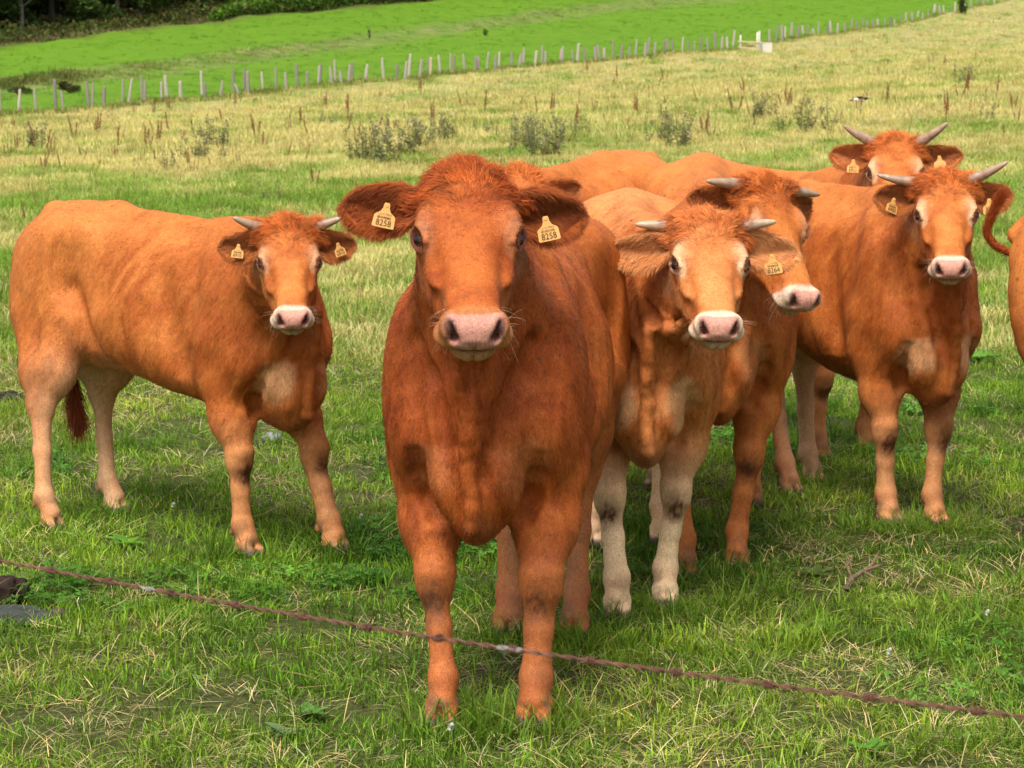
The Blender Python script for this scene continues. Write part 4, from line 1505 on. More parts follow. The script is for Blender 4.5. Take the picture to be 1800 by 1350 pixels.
# rough grass along the ditch and under the fence, beyond the pasture
n_ = int(9000 * D_)
u = rng.uniform(-.30, .26, n_)
fen = rng.rand(n_) < .50
y = np.where(fen, np.interp(u, _ut, _df) + rng.normal(0, 1.0, n_), ditch_y(u) + rng.normal(0, 2.0, n_))
x = u * y
left = smoothstep(-.168, -.188, u) * (~fen)
keep = fen | (rng.rand(n_) < np.clip(.25 + .75 * fbm(np.stack([u * 40, u * 0, u * 0], 1), 1.0, 2, 7) + .8 * left, 0, 1))
keep &= ~((~fen) & (u > .06))
x, y, u, left, fen = x[keep], y[keep], u[keep], left[keep], fen[keep]; n_ = len(x)
P = np.stack([x, y, ground_z(x, y)], 1)
w = (rng.rand(n_) < .42)[:, None]
tn = np.where(w, [.42, .37, .15], [.15, .235, .035]) * (1 - .40 * left[:, None])
tn = tn * (1 + rng.normal(0, .2, n_))[:, None]
scatter('rough_grass', P, rng.uniform(0, 6.283, n_), rng.normal(0, .1, (n_, 2)), np.where(fen, 2.4, 2.2 + 1.0 * left) * rng.uniform(.6, 1.3, n_), rng.randint(0, 4, n_), np.clip(tn, .01, .6), fartufts)

# mown sward of the meadow
x, y = zone_points(110, 330, .42 * D_, .34, 1)
u = x / y
ok = (y > np.interp(u, _ut, _df) + 1.5) & (y < np.interp(u, _ut, _de) - 1)
x, y = x[ok], y[ok]; n_ = len(x)
P = np.stack([x, y, ground_z(x, y)], 1)
P0 = np.stack([x, y * .35, np.zeros_like(x)], 1)
tn = np.array([.115, .27, .013]) * (1 + .18 * fbm(P0, .10, 3, 801) + rng.normal(0, .08, n_))[:, None]
tn[:, 0] *= 1 + .35 * fbm(P0, .2, 2, 805)
scatter('sward', P, rng.uniform(0, 6.283, n_), rng.normal(0, .1, (n_, 2)), rng.uniform(1.2, 2.2, n_), rng.randint(0, 4, n_), np.clip(tn, .02, .6), fartufts)

# ================================================================ wood and hedge beyond the meadow
def leaf_cloud(name, n, fn, size, mat, cols):
    """many leaf-sized quads placed by fn(n) -> positions"""
    c = fn(n)
    m = len(c)
    a = rng.normal(0, 1, (m, 3)); a /= np.linalg.norm(a, axis=1, keepdims=True)
    b = np.cross(a, rng.normal(0, 1, (m, 3))); b /= np.linalg.norm(b, axis=1, keepdims=True)
    s_ = size * rng.uniform(.5, 1.3, (m, 1))
    V = np.stack([c - a * s_, c + b * s_ * .45, c + a * s_, c - b * s_ * .45], 1).reshape(-1, 3)
    Fq = np.arange(4 * m).reshape(-1, 4)
    col = cols[rng.randint(0, len(cols), m)] * (1 + rng.normal(0, .22, (m, 1)))
    return mesh_np(name, V, Fq, mat, False, np.clip(np.repeat(col, 4, 0), .004, .6))

def crown_fn(h0, h1, r, seed):
    rs = np.random.RandomState(seed)
    cl = np.stack([rs.normal(0, r * .42, 26), rs.normal(0, r * .42, 26), rs.uniform(h0, h1, 26)], 1)
    cr = rs.uniform(.7, 1.6, 26) * r * .30
    def fn(n):
        i = rs.randint(0, 26, n)
        d = rs.normal(0, 1, (n, 3)); d /= np.linalg.norm(d, axis=1, keepdims=True)
        return cl[i] + d * (cr[i] * rs.uniform(.55, 1.0, n) ** .5)[:, None] * np.array([1, 1, .75])
    return fn

tree_cols = np.array([(.032, .060, .012), (.045, .080, .014), (.028, .050, .014), (.060, .095, .018), (.075, .11, .018)])
crown_me = [leaf_cloud('crown', 4200, crown_fn(.9 + .4 * k, 10 + k, 3.4, 40 + k), .30, M_LEAF, tree_cols) for k in range(3)]
def trunk_me(k):
    mb = MB(); rs = random.Random(k)
    mb.col = (.10, .085, .065) if k != 1 else (.17, .16, .13)
    r = rs.uniform(.14, .24)
    pts = [(rs.uniform(-.1, .1) * z * .3, rs.uniform(-.1, .1) * z * .3, z) for z in (-.4, 0, 1.5, 3.5, 6, 9)]
    mb.tube(pts, [r * 1.5, r * 1.2, r, r * .85, r * .6, r * .25], 9)
    for q in range(6):
        z = rs.uniform(2.0, 7.5); a = rs.random() * 6.28; l = rs.uniform(1.2, 2.8)
        mb.tube([(0, 0, z), (math.cos(a) * l * .5, math.sin(a) * l * .5, z + .5), (math.cos(a) * l, math.sin(a) * l, z + 1.3)], [.07, .05, .02], 6)
    return mb.mesh('trunk', M_WEED)
trunks = [trunk_me(k) for k in range(3)]
tl = ['broad dark tree of the wood', 'slender pale trunked tree of the wood', 'tall leafy tree of the wood']
def tw(u):
    for lim, w in ((-.20, 'just outside the left edge'), (-.168, 'in the top left corner'), (-.13, 'above the brown bank'), (-.08, 'behind the left end of the bracken'), (-.03, 'behind the bracken'),
                   (.04, 'behind the low hedge'), (.10, 'above the middle of the meadow'), (.17, 'above the right of the meadow')):
        if u < lim:
            return w
    return 'outside the top right corner'
for i in range(46):
    u = -.29 + i * .0125 + rng.uniform(-.003, .003)
    d = float(np.interp(u, _ut, _de)) + (3.0 if i % 2 else 9.0) + rng.uniform(0, 3)
    x = u * d; k = i % 3
    t = empty('tree', (x, d, float(ground_z(np.array([x]), np.array([d]))[0])), rng.uniform(0, 6.28), label=tl[k] + ' ' + tw(u), cat='tree',
              group=('broad trees', 'pale trunked trees', 'tall leafy trees')[k] + ' of the wood ' + tw(u))
    s_ = rng.uniform(.85, 1.25); t.scale = (s_, s_, s_)
    obj('trunk', trunks[k], t); obj('crown', crown_me[k], t)
def wood_fn(n):
    u = rng.uniform(-.34, .34, n); d = np.interp(u, _ut, _de) + rng.uniform(12, 55, n)
    x = u * d
    return np.stack([x, d, ground_z(x, d) + rng.rand(n) ** 1.3 * 13], 1)
obj('wood', leaf_cloud('wood', 46000, wood_fn, .95, M_LEAF, tree_cols * .9), kind='stuff')
def under_fn(n):
    u = rng.uniform(-.30, .30, n); d = np.interp(u, _ut, _de) + rng.uniform(-4.5, 9, n)
    x = u * d
    hh = .35 + 1.2 * np.clip(fbm(np.stack([x * .12, x * 0, x * 0], 1), 1, 2, 9) + .3, 0, 1.2)
    return np.stack([x, d, ground_z(x, d) + rng.rand(n) ** 1.2 * hh * 2.4], 1)
obj('undergrowth', leaf_cloud('undergrowth', 26000, under_fn, .22, M_LEAF, np.array([(.045, .075, .016), (.075, .10, .02), (.11, .085, .03)])), kind='stuff')
def hedge_fn(n):
    px = rng.uniform(372, 1180, n); u = u_of(px); d = np.interp(u, _ut, _de) + rng.uniform(-3.5, 2.0, n)
    x = u * d
    top = np.interp(px, [372, 420, 520, 700, 800, 830, 960, 1100, 1180], [.3, 1.4, 1.9, 2.3, 1.9, .9, 1.2, .9, .3])
    top = top * (1 + .3 * fbm(np.stack([x * .5, x * 0, x * 0], 1), 1, 2, 19))
    return np.stack([x, d, ground_z(x, d) + rng.rand(n) ** .6 * top], 1)
obj('bracken', leaf_cloud('bracken', 20000, hedge_fn, .26, M_LEAF, np.array([(.095, .20, .022), (.12, .24, .026), (.075, .155, .02), (.15, .25, .03)])), kind='stuff')

def shrub(loc, w, h, n, label, cols, size=.10):
    t = empty('shrub', loc, 0, label=label, cat='shrub')
    c0 = [(rng.uniform(-w, w) * .35, rng.uniform(-w, w) * .35, rng.uniform(.25, .8) * h, rng.uniform(.2, .4) * h) for _ in range(9)]
    def fn(m):
        i = rng.randint(0, 9, m); c = np.array(c0)[i]
        d = rng.normal(0, 1, (m, 3)); d /= np.linalg.norm(d, axis=1, keepdims=True)
        return c[:, :3] + d * (c[:, 3] * rng.uniform(.4, 1, m))[:, None] * np.array([w / h, w / h, .9])
    obj('foliage', leaf_cloud('foliage', n, fn, size, M_LEAF, cols), t)
    mb = MB(); mb.col = (.09, .07, .05)
    for _ in range(5):
        a = rng.uniform(0, 6.28)
        mb.tube([(0, 0, -.1), (math.cos(a) * w * .2, math.sin(a) * w * .2, h * .5), (math.cos(a) * w * .35, math.sin(a) * w * .35, h * .8)], [.04, .025, .01], 6)
    obj('stem', mb.mesh('stem', M_WEED), t)
dk = np.array([(.05, .08, .018), (.075, .10, .024), (.10, .10, .035)])
shrub(on(1683, 308), 1.1, 2.3, 900, 'round dark shrub growing up through the post fence at the top right', dk, .14)
shrub(on(130, 148), 1.4, .75, 700, 'low brown green bush on the far meadow, the larger one at the left', np.array([(.045, .06, .018), (.07, .085, .02), (.09, .07, .03)]), .12)
shrub(on(40, 147), 1.4, .5, 450, 'low bush on the far meadow touching the left edge of the photo', np.array([(.06, .09, .02), (.08, .09, .03)]), .12)
shrub(on(853, 215), .5, .6, 160, 'small green bush standing alone in the middle of the green meadow', np.array([(.11, .17, .03), (.13, .19, .035)]), .08)
shrub(on(652, 206), .35, .9, 140, 'narrow olive bush in the green meadow left of the small green bush', np.array([(.16, .20, .06), (.20, .20, .08)]), .08)

# ================================================================ post fences
M_POST = attr_mat('weathered_post', .85, .15, .30, 9, .5, 30, (6, 6, .8))
M_WIRE, _, _b = mat_new('old_wire', .6, .3, (.12, .10, .085)); _b.inputs['Metallic'].default_value = .4
posts = [(5,167,207),(38,161,203),(70,157,202),(103,157,207),(117,156,196),(161,153,193),(167,145,195),(186,148,190),(221,146,185),(230,141,188),(255,143,183),(259,144,183),(288,145,180),(298,141,180),
(322,140,176),(359,135,174),(364,137,173),(391,133,166),(415,129,165),(425,142,165),(433,126,165),(440,123,164),(466,124,159),(488,122,158),(506,121,155),(526,117,156),(543,119,150),(562,114,151),(566,116,150),(586,114,148),(592,112,147),
(603,123,148),(615,115,149),(622,113,148),(644,113,144),(676,107,143),(698,107,140),(713,106,143),(720,104,141),(739,104,138),(752,107,136),(758,105,138),(775,104,137),(792,103,135),(798,104,135),(818,105,135),(837,100,131),(840,101,131),
(856,103,130),(871,100,128),(877,101,128),(899,100,128),(912,98,126),(920,99,125),(940,98,125),(952,95,124),(958,96,123),(984,98,123),(988,94,122),(1007,94,120),(1014,93,121),(1028,91,119),(1046,91,117),(1052,91,116),(1061,91,115),(1076,87,116),
(1089,90,117),(1103,90,112),(1115,88,112),(1131,83,110),(1137,84,112),(1148,83,106),(1164,81,105),(1170,81,104),(1180,80,102),(1196,75,100),(1207,75,98),(1218,74,96),(1228,73,95),(1241,71,95),(1254,66,92),(1265,66,91),(1275,66,90),(1285,63,88),
(1348,53,78),(1360,53,78),(1370,48,76),(1375,50,74),(1386,47,71),(1397,47,69),(1407,54,70),(1415,48,68),(1425,54,68),(1433,46,66),(1449,42,62),(1455,42,63),(1466,41,60),(1480,38,56),(1490,38,56)]
for q in np.arange(1500, 1800, 9.5):
    q = float(q) + random.uniform(-2, 2)
    b_ = float(np.interp(q, [1500, 1560, 1600, 1640, 1700, 1760, 1800], [54, 45, 34, 30, 18, 8, 0]))
    posts.append((q, b_ - random.uniform(12, 17), b_))
posts += [(-20 - 27 * k, 170, 210) for k in range(5)] + [(1812 + 12 * k, -16, 0) for k in range(6)]
fences = []
for k, lab in enumerate(('front line of weathered grey posts and wire crossing behind the pasture', 'second line of grey posts close behind the first one, edging the bright meadow')):
    d0 = float(_df[1]) + 5 * k
    fences.append(empty('post_fence', (u_of(0) * d0, d0, .7), 0, label=lab, cat='fence', group='post and wire fences between pasture and meadow'))
for k in (0, 1):
    tops = []
    loc = np.array(fences[k].location)
    for i, (px, yt, yb) in enumerate(sorted(posts)):
        if (i * 7 % 5 < 2) != (k == 1):
            continue
        d = float(np.interp(u_of(px), _ut, _df)) + 4.0 * k
        x, y, z = on(px, d)
        h = max(.75, (yb - yt) / F_PX * d) * (1.06 if k else 1)
        pale = random.random()
        mb = MB(); mb.col = tuple(np.array([.35, .30, .25]) * (.6 + .7 * pale)) if px != 758 else (.50, .40, .24)
        r = random.uniform(.055, .10) * (1 + (d - 120) / 300)
        lx, ly = random.uniform(-.14, .14), random.uniform(-.08, .08)
        if px in (230,): lx = .22
        if px in (425,): lx = -.28
        if px in (775, 818, 586): lx = -.12
        rs = random.uniform(.8, 1.15)
        mb.tube([(0, 0, -.3), (0, 0, 0), (lx * .5, ly * .5, h * .5), (lx, ly, h - .04), (lx * 1.02, ly, h)], [r * 1.1, r * 1.08, r, r * .92 * rs, r * .6], 7)
        o = obj('post', mb.mesh('post', M_POST, False), fences[k])
        o.location = np.array([x, y, z]) - loc
        tops.append(np.array([x, y, z]) - loc + np.array([0, 0, h * .0]))
    for hh in (.45, .85):
        mb = MB()
        mb.tube([t + np.array([0, -.09, hh]) for t in tops], .003, 4)
        obj('wire', mb.mesh('wire', M_WIRE), fences[k])

# trough and rails at the fence
M_CONC = attr_mat('concrete', .9, .1, .12, 6, .3, 20)
M_RAIL = attr_mat('sawn_timber', .7, .2, .2, 5, .3, 20)
x, y, z = on(1342, 204)
t = empty('water_trough', (x, y, z), .12, label='pale square concrete water trough standing in front of the post fence', cat='trough')
mb = MB(); mb.col = (.62, .55, .47)
W_, Dp, H_ = .86, .9, .72
for sx in (-1, 1):
    mb.box((sx * (W_ / 2 - .04), 0, H_ / 2 - .04), (.08, Dp, H_ + .08))
    mb.box((0, sx * (Dp / 2 - .04), H_ / 2 - .04), (W_ - .162, .08, H_ + .076))
mb.box((0, 0, .05), (W_ - .164, Dp - .164, .1))
obj('tank', mb.mesh('tank', M_CONC, False), t)
mb = MB(); mb.col = (.75, .70, .66); mb.box((0, 0, H_ + .03), (W_ + .06, Dp + .06, .05))
obj('lid', mb.mesh('lid', M_CONC, False), t)
x, y, z = on(1314, 203)
t = empty('timber_barrier', (x, y, z), -.1, label='short timber rail barrier beside the concrete trough', cat='barrier')
for px_, hh, c_ in ((-.78, 1.4, (.5, .48, .42)), (.62, 1.65, (.62, .55, .42)), (.80, 1.75, (.5, .48, .44))):
    mb = MB(); mb.col = c_; mb.tube([(0, 0, -.3), (0, 0, hh)], .075, 8)
    o = obj('post', mb.mesh('post', M_POST), t); o.location = (px_, .1, 0)
for z0, z1, xa, xb in ((.88, .80, -1.0, 1.05), (.42, .18, -1.0, .95), (.72, .58, -.1, .9)):
    mb = MB(); mb.col = (.55, .40, .24)
    a_ = math.atan2(z1 - z0, xb - xa)
    Rm = np.array([[math.cos(a_), 0, -math.sin(a_)], [0, 1, 0], [math.sin(a_), 0, math.cos(a_)]])
    mb.box((0, 0, 0), (xb - xa, .05, .10), Rm)
    o = obj('rail', mb.mesh('rail', M_RAIL, False), t); o.location = ((xa + xb) / 2, -.02 if xa < -.5 else .22, (z0 + z1) / 2)

# ================================================================ weeds standing in the pasture
def thistle_meshes(k):
    rs = random.Random(100 + k)
    st, lf, fl = MB(), MB(), MB()
    for _ in range(12 if k < 2 else 6):
        a = rs.random() * 6.28; r = rs.uniform(0, .46); h = rs.uniform(.22, .74)
        b = np.array([r * math.cos(a), r * math.sin(a), -.03])
        tip = b + np.array([rs.uniform(-.2, .2), rs.uniform(-.2, .2), h])
        st.col = (.17, .17, .08)
        st.tube([b, (b + tip) / 2 + np.array([rs.uniform(-.03, .03), 0, 0]), tip], [.007, .006, .004], 5)
        for q in range(30):
            t = rs.uniform(.08, 1)
            p = b + (tip - b) * t
            w = rs.random() * 6.28; d = np.array([math.cos(w), math.sin(w), rs.uniform(-.1, .9)]); d /= np.linalg.norm(d)
            s_ = np.cross(d, [0, 0, 1]); s_ /= np.linalg.norm(s_) + 1e-6
            l = rs.uniform(.06, .16) * (1.1 - .6 * t); ww = l * .16
            v = rs.uniform(.6, 1.4); g = rs.random()
            lf.col = tuple(np.array((.19, .235, .11) if g < .6 else (.36, .31, .16)) * v)
            m_ = p + d * l * .5 + s_ * ww
            lf.poly([p, m_, p + d * l - np.array([0, 0, l * .25]), p + d * l * .5 - s_ * ww])
            e = p + d * l * .45
            lf.poly([e, e + s_ * ww * 2.2 + d * l * .15, e + d * l * .2])
        for q in range(rs.randint(2, 5)):
            w = rs.random() * 6.28
            c = tip + np.array([math.cos(w) * .06, math.sin(w) * .06, rs.uniform(-.12, .04)])
            st.tube([tip - np.array([0, 0, .14]), c], [.003, .003], 4)
            fl.col = (.16, .15, .075)
            fl.tube([c - np.array([0, 0, .012]), c, c + np.array([0, 0, .014])], [.006, .013, .010], 6)
            g = rs.random()
            fl.col = (.34, .22, .36) if g < .35 else ((.70, .66, .60) if g < .6 else (.17, .12, .07))
            for m in range(6):
                ww = rs.random() * 6.28; rr = .016 if g >= .35 and g < .6 else .011
                e = c + np.array([math.cos(ww) * rr, math.sin(ww) * rr, .030])
                fl.poly([c + np.array([0, 0, .010]), e, e + np.array([-.006, .006, -.003])])
    return st.mesh('stem', M_WEED), lf.mesh('foliage', M_LEAF, False), fl.mesh('bloom', M_LEAF, False)
th_me = [thistle_meshes(k) for k in range(4)]
where = [(640,283,1.0),(668,288,1.1),(705,272,1.1),(735,262,1.0),(778,245,1.0),(765,250,.8),(915,258,.95),(938,268,1.0),(960,276,1.1),(985,250,.8),(1185,262,1.05),(1172,250,.9),
         (1343,208,1.0),(1414,232,1.05),(372,262,1.0),(355,282,.9),(68,262,1.0),(1698,148,.9),(1460,220,.5),(1730,214,.6),(485,352,.62),(848,240,.7),(1014,235,.75),(1640,115,.8),(568,222,.8),(305,300,.6)]
def th_where(px, py):
    named = {640: 'leftmost of the big clump', 668: 'second from left in the big clump', 705: 'middle of the big clump', 735: 'fourth from left in the big clump',
             778: 'rightmost and highest of the big clump', 765: 'tucked into the right end of the big clump', 915: 'leftmost in the clump above the hidden cow', 938: 'second in the clump above the hidden cow',
             960: 'tallest in the clump above the hidden cow', 985: 'right end of the clump above the hidden cow', 1185: 'above the rump behind the pale cow', 1172: 'behind the one above the rump',
             1343: 'left of the two above the rear horned cow', 1414: 'right of the two above the rear horned cow', 372: 'upper of two standing in the left pasture', 355: 'lower of two standing in the left pasture',
             68: 'near the left edge above the left heifer', 1698: 'high on the slope at the right', 1460: 'beside the left ear of the rear cow', 1730: 'by the right edge above the right heifer',
             485: 'just above the poll of the left heifer', 848: 'alone above the front cow', 1014: 'alone right of the middle clump', 1640: 'farthest up the slope at the right', 568: 'alone above the left heifer', 305: 'lowest in the left pasture'}
    return named[px]
side = lambda px: 'left' if px < 600 else ('middle' if px < 1100 else 'right')
for i, (px, py, s_) in enumerate(where):
    x, y, z = at(px, py)
    k = i % 2 if s_ >= .9 else 2 + i % 2
    t = empty('thistle', (x, y, z), random.uniform(0, 6.28), cat='thistle', group='thistles in the %s of the pasture' % side(px),
              label=('wide bushy thistle gone to seed, ' if s_ >= .9 else 'small sparse thistle, ') + th_where(px, py))
    f_ = s_ * min(1.25, max(.8, y / 42)); t.scale = (f_,) * 3
    for nm, me in zip(('stem', 'foliage', 'bloom'), th_me[k]):
        obj(nm, me, t, kind=None if nm == 'stem' else 'stuff')

def dock_mesh(k):
    rs = random.Random(200 + k); mb = MB()
    for _ in range(rs.choice((1, 1, 2, 3))):
        b = np.array([rs.uniform(-.06, .06), rs.uniform(-.06, .06), -.03]); h = rs.uniform(.38, .72)
        tip = b + np.array([rs.uniform(-.16, .16), rs.uniform(-.1, .1), h])
        mb.col = (.24, .15, .075)
        mb.tube([b, (b + tip) / 2 + np.array([rs.uniform(-.03, .03), 0, 0]), tip], [.006, .005, .003], 5)
        red = rs.random() < .6
        for q in range(70):
            t = rs.uniform(.32, 1) ** .8
            p = b + (tip - b) * t + np.array([rs.gauss(0, .014), rs.gauss(0, .014), 0]) * (1.3 - t)
            l = rs.uniform(.010, .024)
            v = rs.uniform(.6, 1.4)
            mb.col = tuple(np.array((.30, .12, .055) if red else (.25, .18, .085)) * v)
            d = np.array([rs.gauss(0, 1), rs.gauss(0, 1), rs.gauss(0, 1)]); d /= np.linalg.norm(d)
            e = np.cross(d, [rs.random(), 1, 0]); e /= np.linalg.norm(e)
            mb.poly([p - d * l, p + e * l * .7, p + d * l, p - e * l * .7])
    return mb.mesh('dock_stalk', M_LEAF, False)
docks = [dock_mesh(k) for k in range(7)]
rd = random.Random(5)
spots = [(28,262),(42,268),(130,248),(205,275),(255,256),(278,262),(315,255),(345,240),(240,200),(145,280),(78,290),(92,282),(43,395),(1075,180),(1075,150),(1190,160),(1085,140),(1180,140),(1400,130),(1665,208),(1670,212),
         (1580,190),(1732,190),(1780,195),(1748,178),(1545,130),(1660,118),(1500,100),(1640,75),(1660,80),(552,330),(500,288),(612,222),(853,200),(876,245),(1022,205),(1140,185),(1248,245),(1380,185),(1510,200)]
while len(spots) < 150:
    px = rd.uniform(10, 1790)
    lo = float(np.interp(px, [0, 600, 1200, 1500, 1800], [225, 165, 115, 75, 35])); hi = float(np.interp(px, [0, 600, 900, 1300, 1800], [310, 300, 235, 240, 250]))
    py = rd.uniform(lo, hi)
    if px > 1450 and rd.random() < .5:
        py = rd.uniform(45, 120)
    spots.append((px, py))
for i, (px, py) in enumerate(spots):
    x, y, z = at(px, py)
    o = bpy.data.objects.new('dock_plant', docks[i % 7])
    o.location = (x, y, z); o.rotation_euler = (0, 0, rd.uniform(0, 6.28)); f_ = rd.uniform(.6, 1.15) * min(1.3, max(.75, y / 60)); o.scale = (f_,) * 3
    if y > 95:
        far_ = 'far '
    else:
        far_ = ''
    look = ('thin brown', 'reddish', 'forked brown', 'leaning russet', 'short seedy', 'spindly brown', 'dark seedy')[i % 7]
    spot = 'close behind the post fence line' if False else ('far up the slope' if y > 95 else ('in the mid pasture' if y > 48 else 'in the nearer pasture'))
    zone_ = ('at the far left', 'left of the thistles', 'near the left thistles', 'above the front cow', 'above the pale cow', 'above the right cows', 'by the right edge')[min(6, int(px / 258))]
    link(o, None, '%s dock stalk gone to seed %s, %s' % (look, spot, zone_), 'weed', '%s dock stalks %s %s' % (look, spot, zone_))

# ================================================================ small things on the near grass
M_STONE = attr_mat('stone', .85, .2, .30, 14, .8, 40)
def rock(loc, r, label, col, seed, name='stone', cat='stone', rz=0.0, rough=.28, mat=None, f=2.2):
    bm = bmesh.new(); bmesh.ops.create_icosphere(bm, subdivisions=4, radius=1)
    V = np.array([v.co[:] for v in bm.verts]); Ft = [[v.index for v in f_.verts] for f_ in bm.faces]; bm.free()
    n = fbm(V, f, 4, seed)
    V = V * (1 + rough * n)[:, None]
    V[:, 2] = np.sign(V[:, 2]) * np.abs(V[:, 2]) ** .8
    V = V * np.array(r)
    c = np.array(col) * (1 + .35 * fbm(V, 30, 3, seed + 1))[:, None]
    me = mesh_np(name, V, np.array(Ft), mat or M_STONE, True, np.clip(c, .004, .7))
    o = obj(name, me, None, label=label, cat=cat); o.location = loc; o.rotation_euler = (0, 0, rz)
    return o
x, y, z = at(30, 1098)
rock((x - .03, y, z + .012), (.15, .10, .035), 'flat grey stone at the left edge of the near grass', (.045, .050, .044), 3, rz=.2, rough=.45)
x, y, z = at(5, 1072)
rock((x - .03, y + .05, z + .04), (.10, .07, .055), 'dark brown cow dung lying behind the flat grey stone', (.030, .016, .012), 9, 'cow_dung', 'dung', 0, .5, None, 4)
x, y, z = at(103, 1090)
rock((x, y, z + .012), (.035, .03, .022), 'small brown clod of earth beside the flat grey stone', (.08, .055, .04), 12, 'earth_clod', 'earth')
x, y, z = at(8, 706)
rock((x, y, z + .02), (.10, .06, .035), 'black lump of dried dung in the grass behind the left heifer', (.025, .02, .02), 15, 'dried_dung', 'dung', 0, .5, None, 4)
x, y, z = at(478, 775)
rock((x, y, z + .01), (.05, .04, .03), 'small pale grey stone under the chest of the left heifer', (.20, .20, .19), 18)

M_TWIG = attr_mat('dead_twig', .85, .15, .3, 60, .4, 120)
x, y, z = at(1485, 1040)
t = empty('dead_branch', (x, y, z), 0, label='broken brown branch lying in the grass at the right', cat='branch')
mb = MB(); mb.col = (.17, .115, .075)
mb.tube([(0, 0, .01), (.03, .05, .035), (.075, .10, .05), (.13, .13, .062), (.165, .20, .055)], [.010, .010, .007, .006, .003], 7)
obj('limb', mb.mesh('limb', M_TWIG), t)
for pts in (((.03, .05, .035), (.02, .10, .07), (.05, .16, .085)), ((.075, .10, .05), (.12, .08, .03), (.17, .08, .02)), ((.10, .12, .055), (.13, .18, .08), (.15, .22, .10))):
    mb = MB(); mb.col = (.20, .13, .085); mb.tube(list(pts), [.005, .004, .002], 6)
    obj('twig', mb.mesh('twig', M_TWIG), t)

# white clover heads
M_PETAL, _, _ = mat_new('white_petal', .7, .2, (.75, .74, .68))
def clover_head():
    mb = MB()
    for _ in range(60):
        d = np.array([rng.normal(), rng.normal(), rng.normal() * .9 + .25]); d /= np.linalg.norm(d)
        q = np.cross(d, [.3, .2, 1]); q /= np.linalg.norm(q)
        c = np.array([0, 0, .075])
        mb.poly([c + d * .002, c + d * .008 + q * .0018, c + d * .0115, c + d * .008 - q * .0018])
    return mb.mesh('petals', M_PETAL, False)
ch = clover_head()
mb = MB(); mb.col = (.10, .18, .04); mb.tube([(0, 0, -.01), (.003, 0, .04), (0, 0, .073)], .0012, 5); cst = mb.mesh('stem', M_WEED)
for px, py, lab in ((793, 1332, 'white clover flower in the grass below the front cow'), (305, 922, 'white clover flower in the grass under the belly of the left heifer'),
                    (437, 917, 'white clover flower just right of the front hoof of the left heifer'), (535, 922, 'white clover flower between the forelegs of the left heifer'),
                    (1735, 1122, 'white clover flower in the grass near the right edge'), (1563, 1190, 'white clover flower in the grass just above the barbed wire at the right'),
                    (635, 942, 'white clover flower in the grass right of the forelegs of the left heifer')):
    x, y, z = at(px, py)
    t = empty('clover_flower', (x, y, z), 0, label=lab, cat='flower', group='white clover flowers')
    obj('petals', ch, t); obj('stem', cst, t)

# broad-leaved weeds
def rosette(px, py, n, size, col, label):
    x, y, z = at(px, py)
    t = empty('broad_leaf_weed', (x, y, z), random.uniform(0, 6), label=label, cat='weed', group='broad leaved weeds in the near grass')
    for k in range(n):
        a = k * 2.4 + random.uniform(-.3, .3); l = size * random.uniform(.6, 1.1); w = l * .24; up = random.uniform(.35, .9)
        V, Fq = [], []
        for i in range(7):
            t_ = i / 6
            ww = w * math.sin(math.pi * min(1, t_ * .92 + .06)) ** .7
            for j in (-1, 0, 1):
                e = math.sin(t_ * 14 + j) * .08 * w
                V.append((l * t_ * math.cos(up * (1 - t_ * .8)), j * ww + e, .01 + l * math.sin(up) * (t_ - .55 * t_ * t_) + (abs(j) * w * .28)))
        for i in range(6):
            for j in (0, 1):
                b0 = i * 3 + j; Fq.append((b0, b0 + 1, b0 + 4, b0 + 3))
        c = np.array(col) * random.uniform(.75, 1.25)
        o = obj('leaf', mesh_np('leaf', V, Fq, M_LEAF, True, np.tile(c, (len(V), 1))), t); o.rotation_euler = (0, 0, a)
rosette(500, 1300, 6, .06, (.16, .25, .10), 'pale broad leaved weed in the near grass below the wire, left of the front cow')
rosette(548, 1268, 9, .065, (.09, .19, .035), 'dark green broad leaved weed just right of the pale one in the near grass')
rosette(1525, 1330, 9, .06, (.10, .24, .03), 'bright green broad leaved weed at the bottom edge of the photo on the right')
rosette(225, 965, 7, .09, (.13, .29, .035), 'bright broad leaved weed by the hind legs of the left heifer')
rosette(1720, 640, 8, .17, (.10, .23, .03), 'broad leaved weed in the grass right of the right heifer')
rosette(1430, 1020, 8, .08, (.10, .15, .04), 'low weed beside the red seed stalk in front of the right heifer')
x, y, z = at(1427, 1015)
o = bpy.data.objects.new('dock_plant', docks[1]); o.location = (x, y, z); o.scale = (.2,) * 3
link(o, None, 'short reddish seed stalk in the grass in front of the right heifer', 'weed')

# small bird over the pasture
M_BIRD, _, _ = mat_new('dark_feathers', .6, .3, (.02, .017, .018)); M_BWHITE, _, _ = mat_new('white_feathers', .7, .2, (.7, .66, .6))
x, y, z = at(1512, 196)
t = empty('bird', (x, y, z + .33), 0, label='small black and white bird flying low over the pasture', cat='bird')
bm = bmesh.new(); bmesh.ops.create_uvsphere(bm, u_segments=14, v_segments=10, radius=1)
for v in bm.verts:
    v.co.x *= .17 * (1 - .25 * v.co.x); v.co.y *= .07; v.co.z *= .065
me = bpy.data.meshes.new('body'); bm.to_mesh(me); bm.free(); me.materials.append(M_BWHITE); me.polygons.foreach_set('use_smooth', [True] * len(me.polygons))
obj('body', me, t)
mb = MB(); mb.tube([(.10, 0, .02), (.16, 0, .05), (.205, 0, .045), (.245, 0, .035)], [.045, .045, .03, .006], 8)
obj('head', mb.mesh('head', M_BIRD), t)
mb = MB(); mb.tube([(-.12, 0, 0), (-.22, 0, .0), (-.33, 0, -.03)], [.03, .022, .012], 6); obj('tail', mb.mesh('tail', M_BIRD), t)
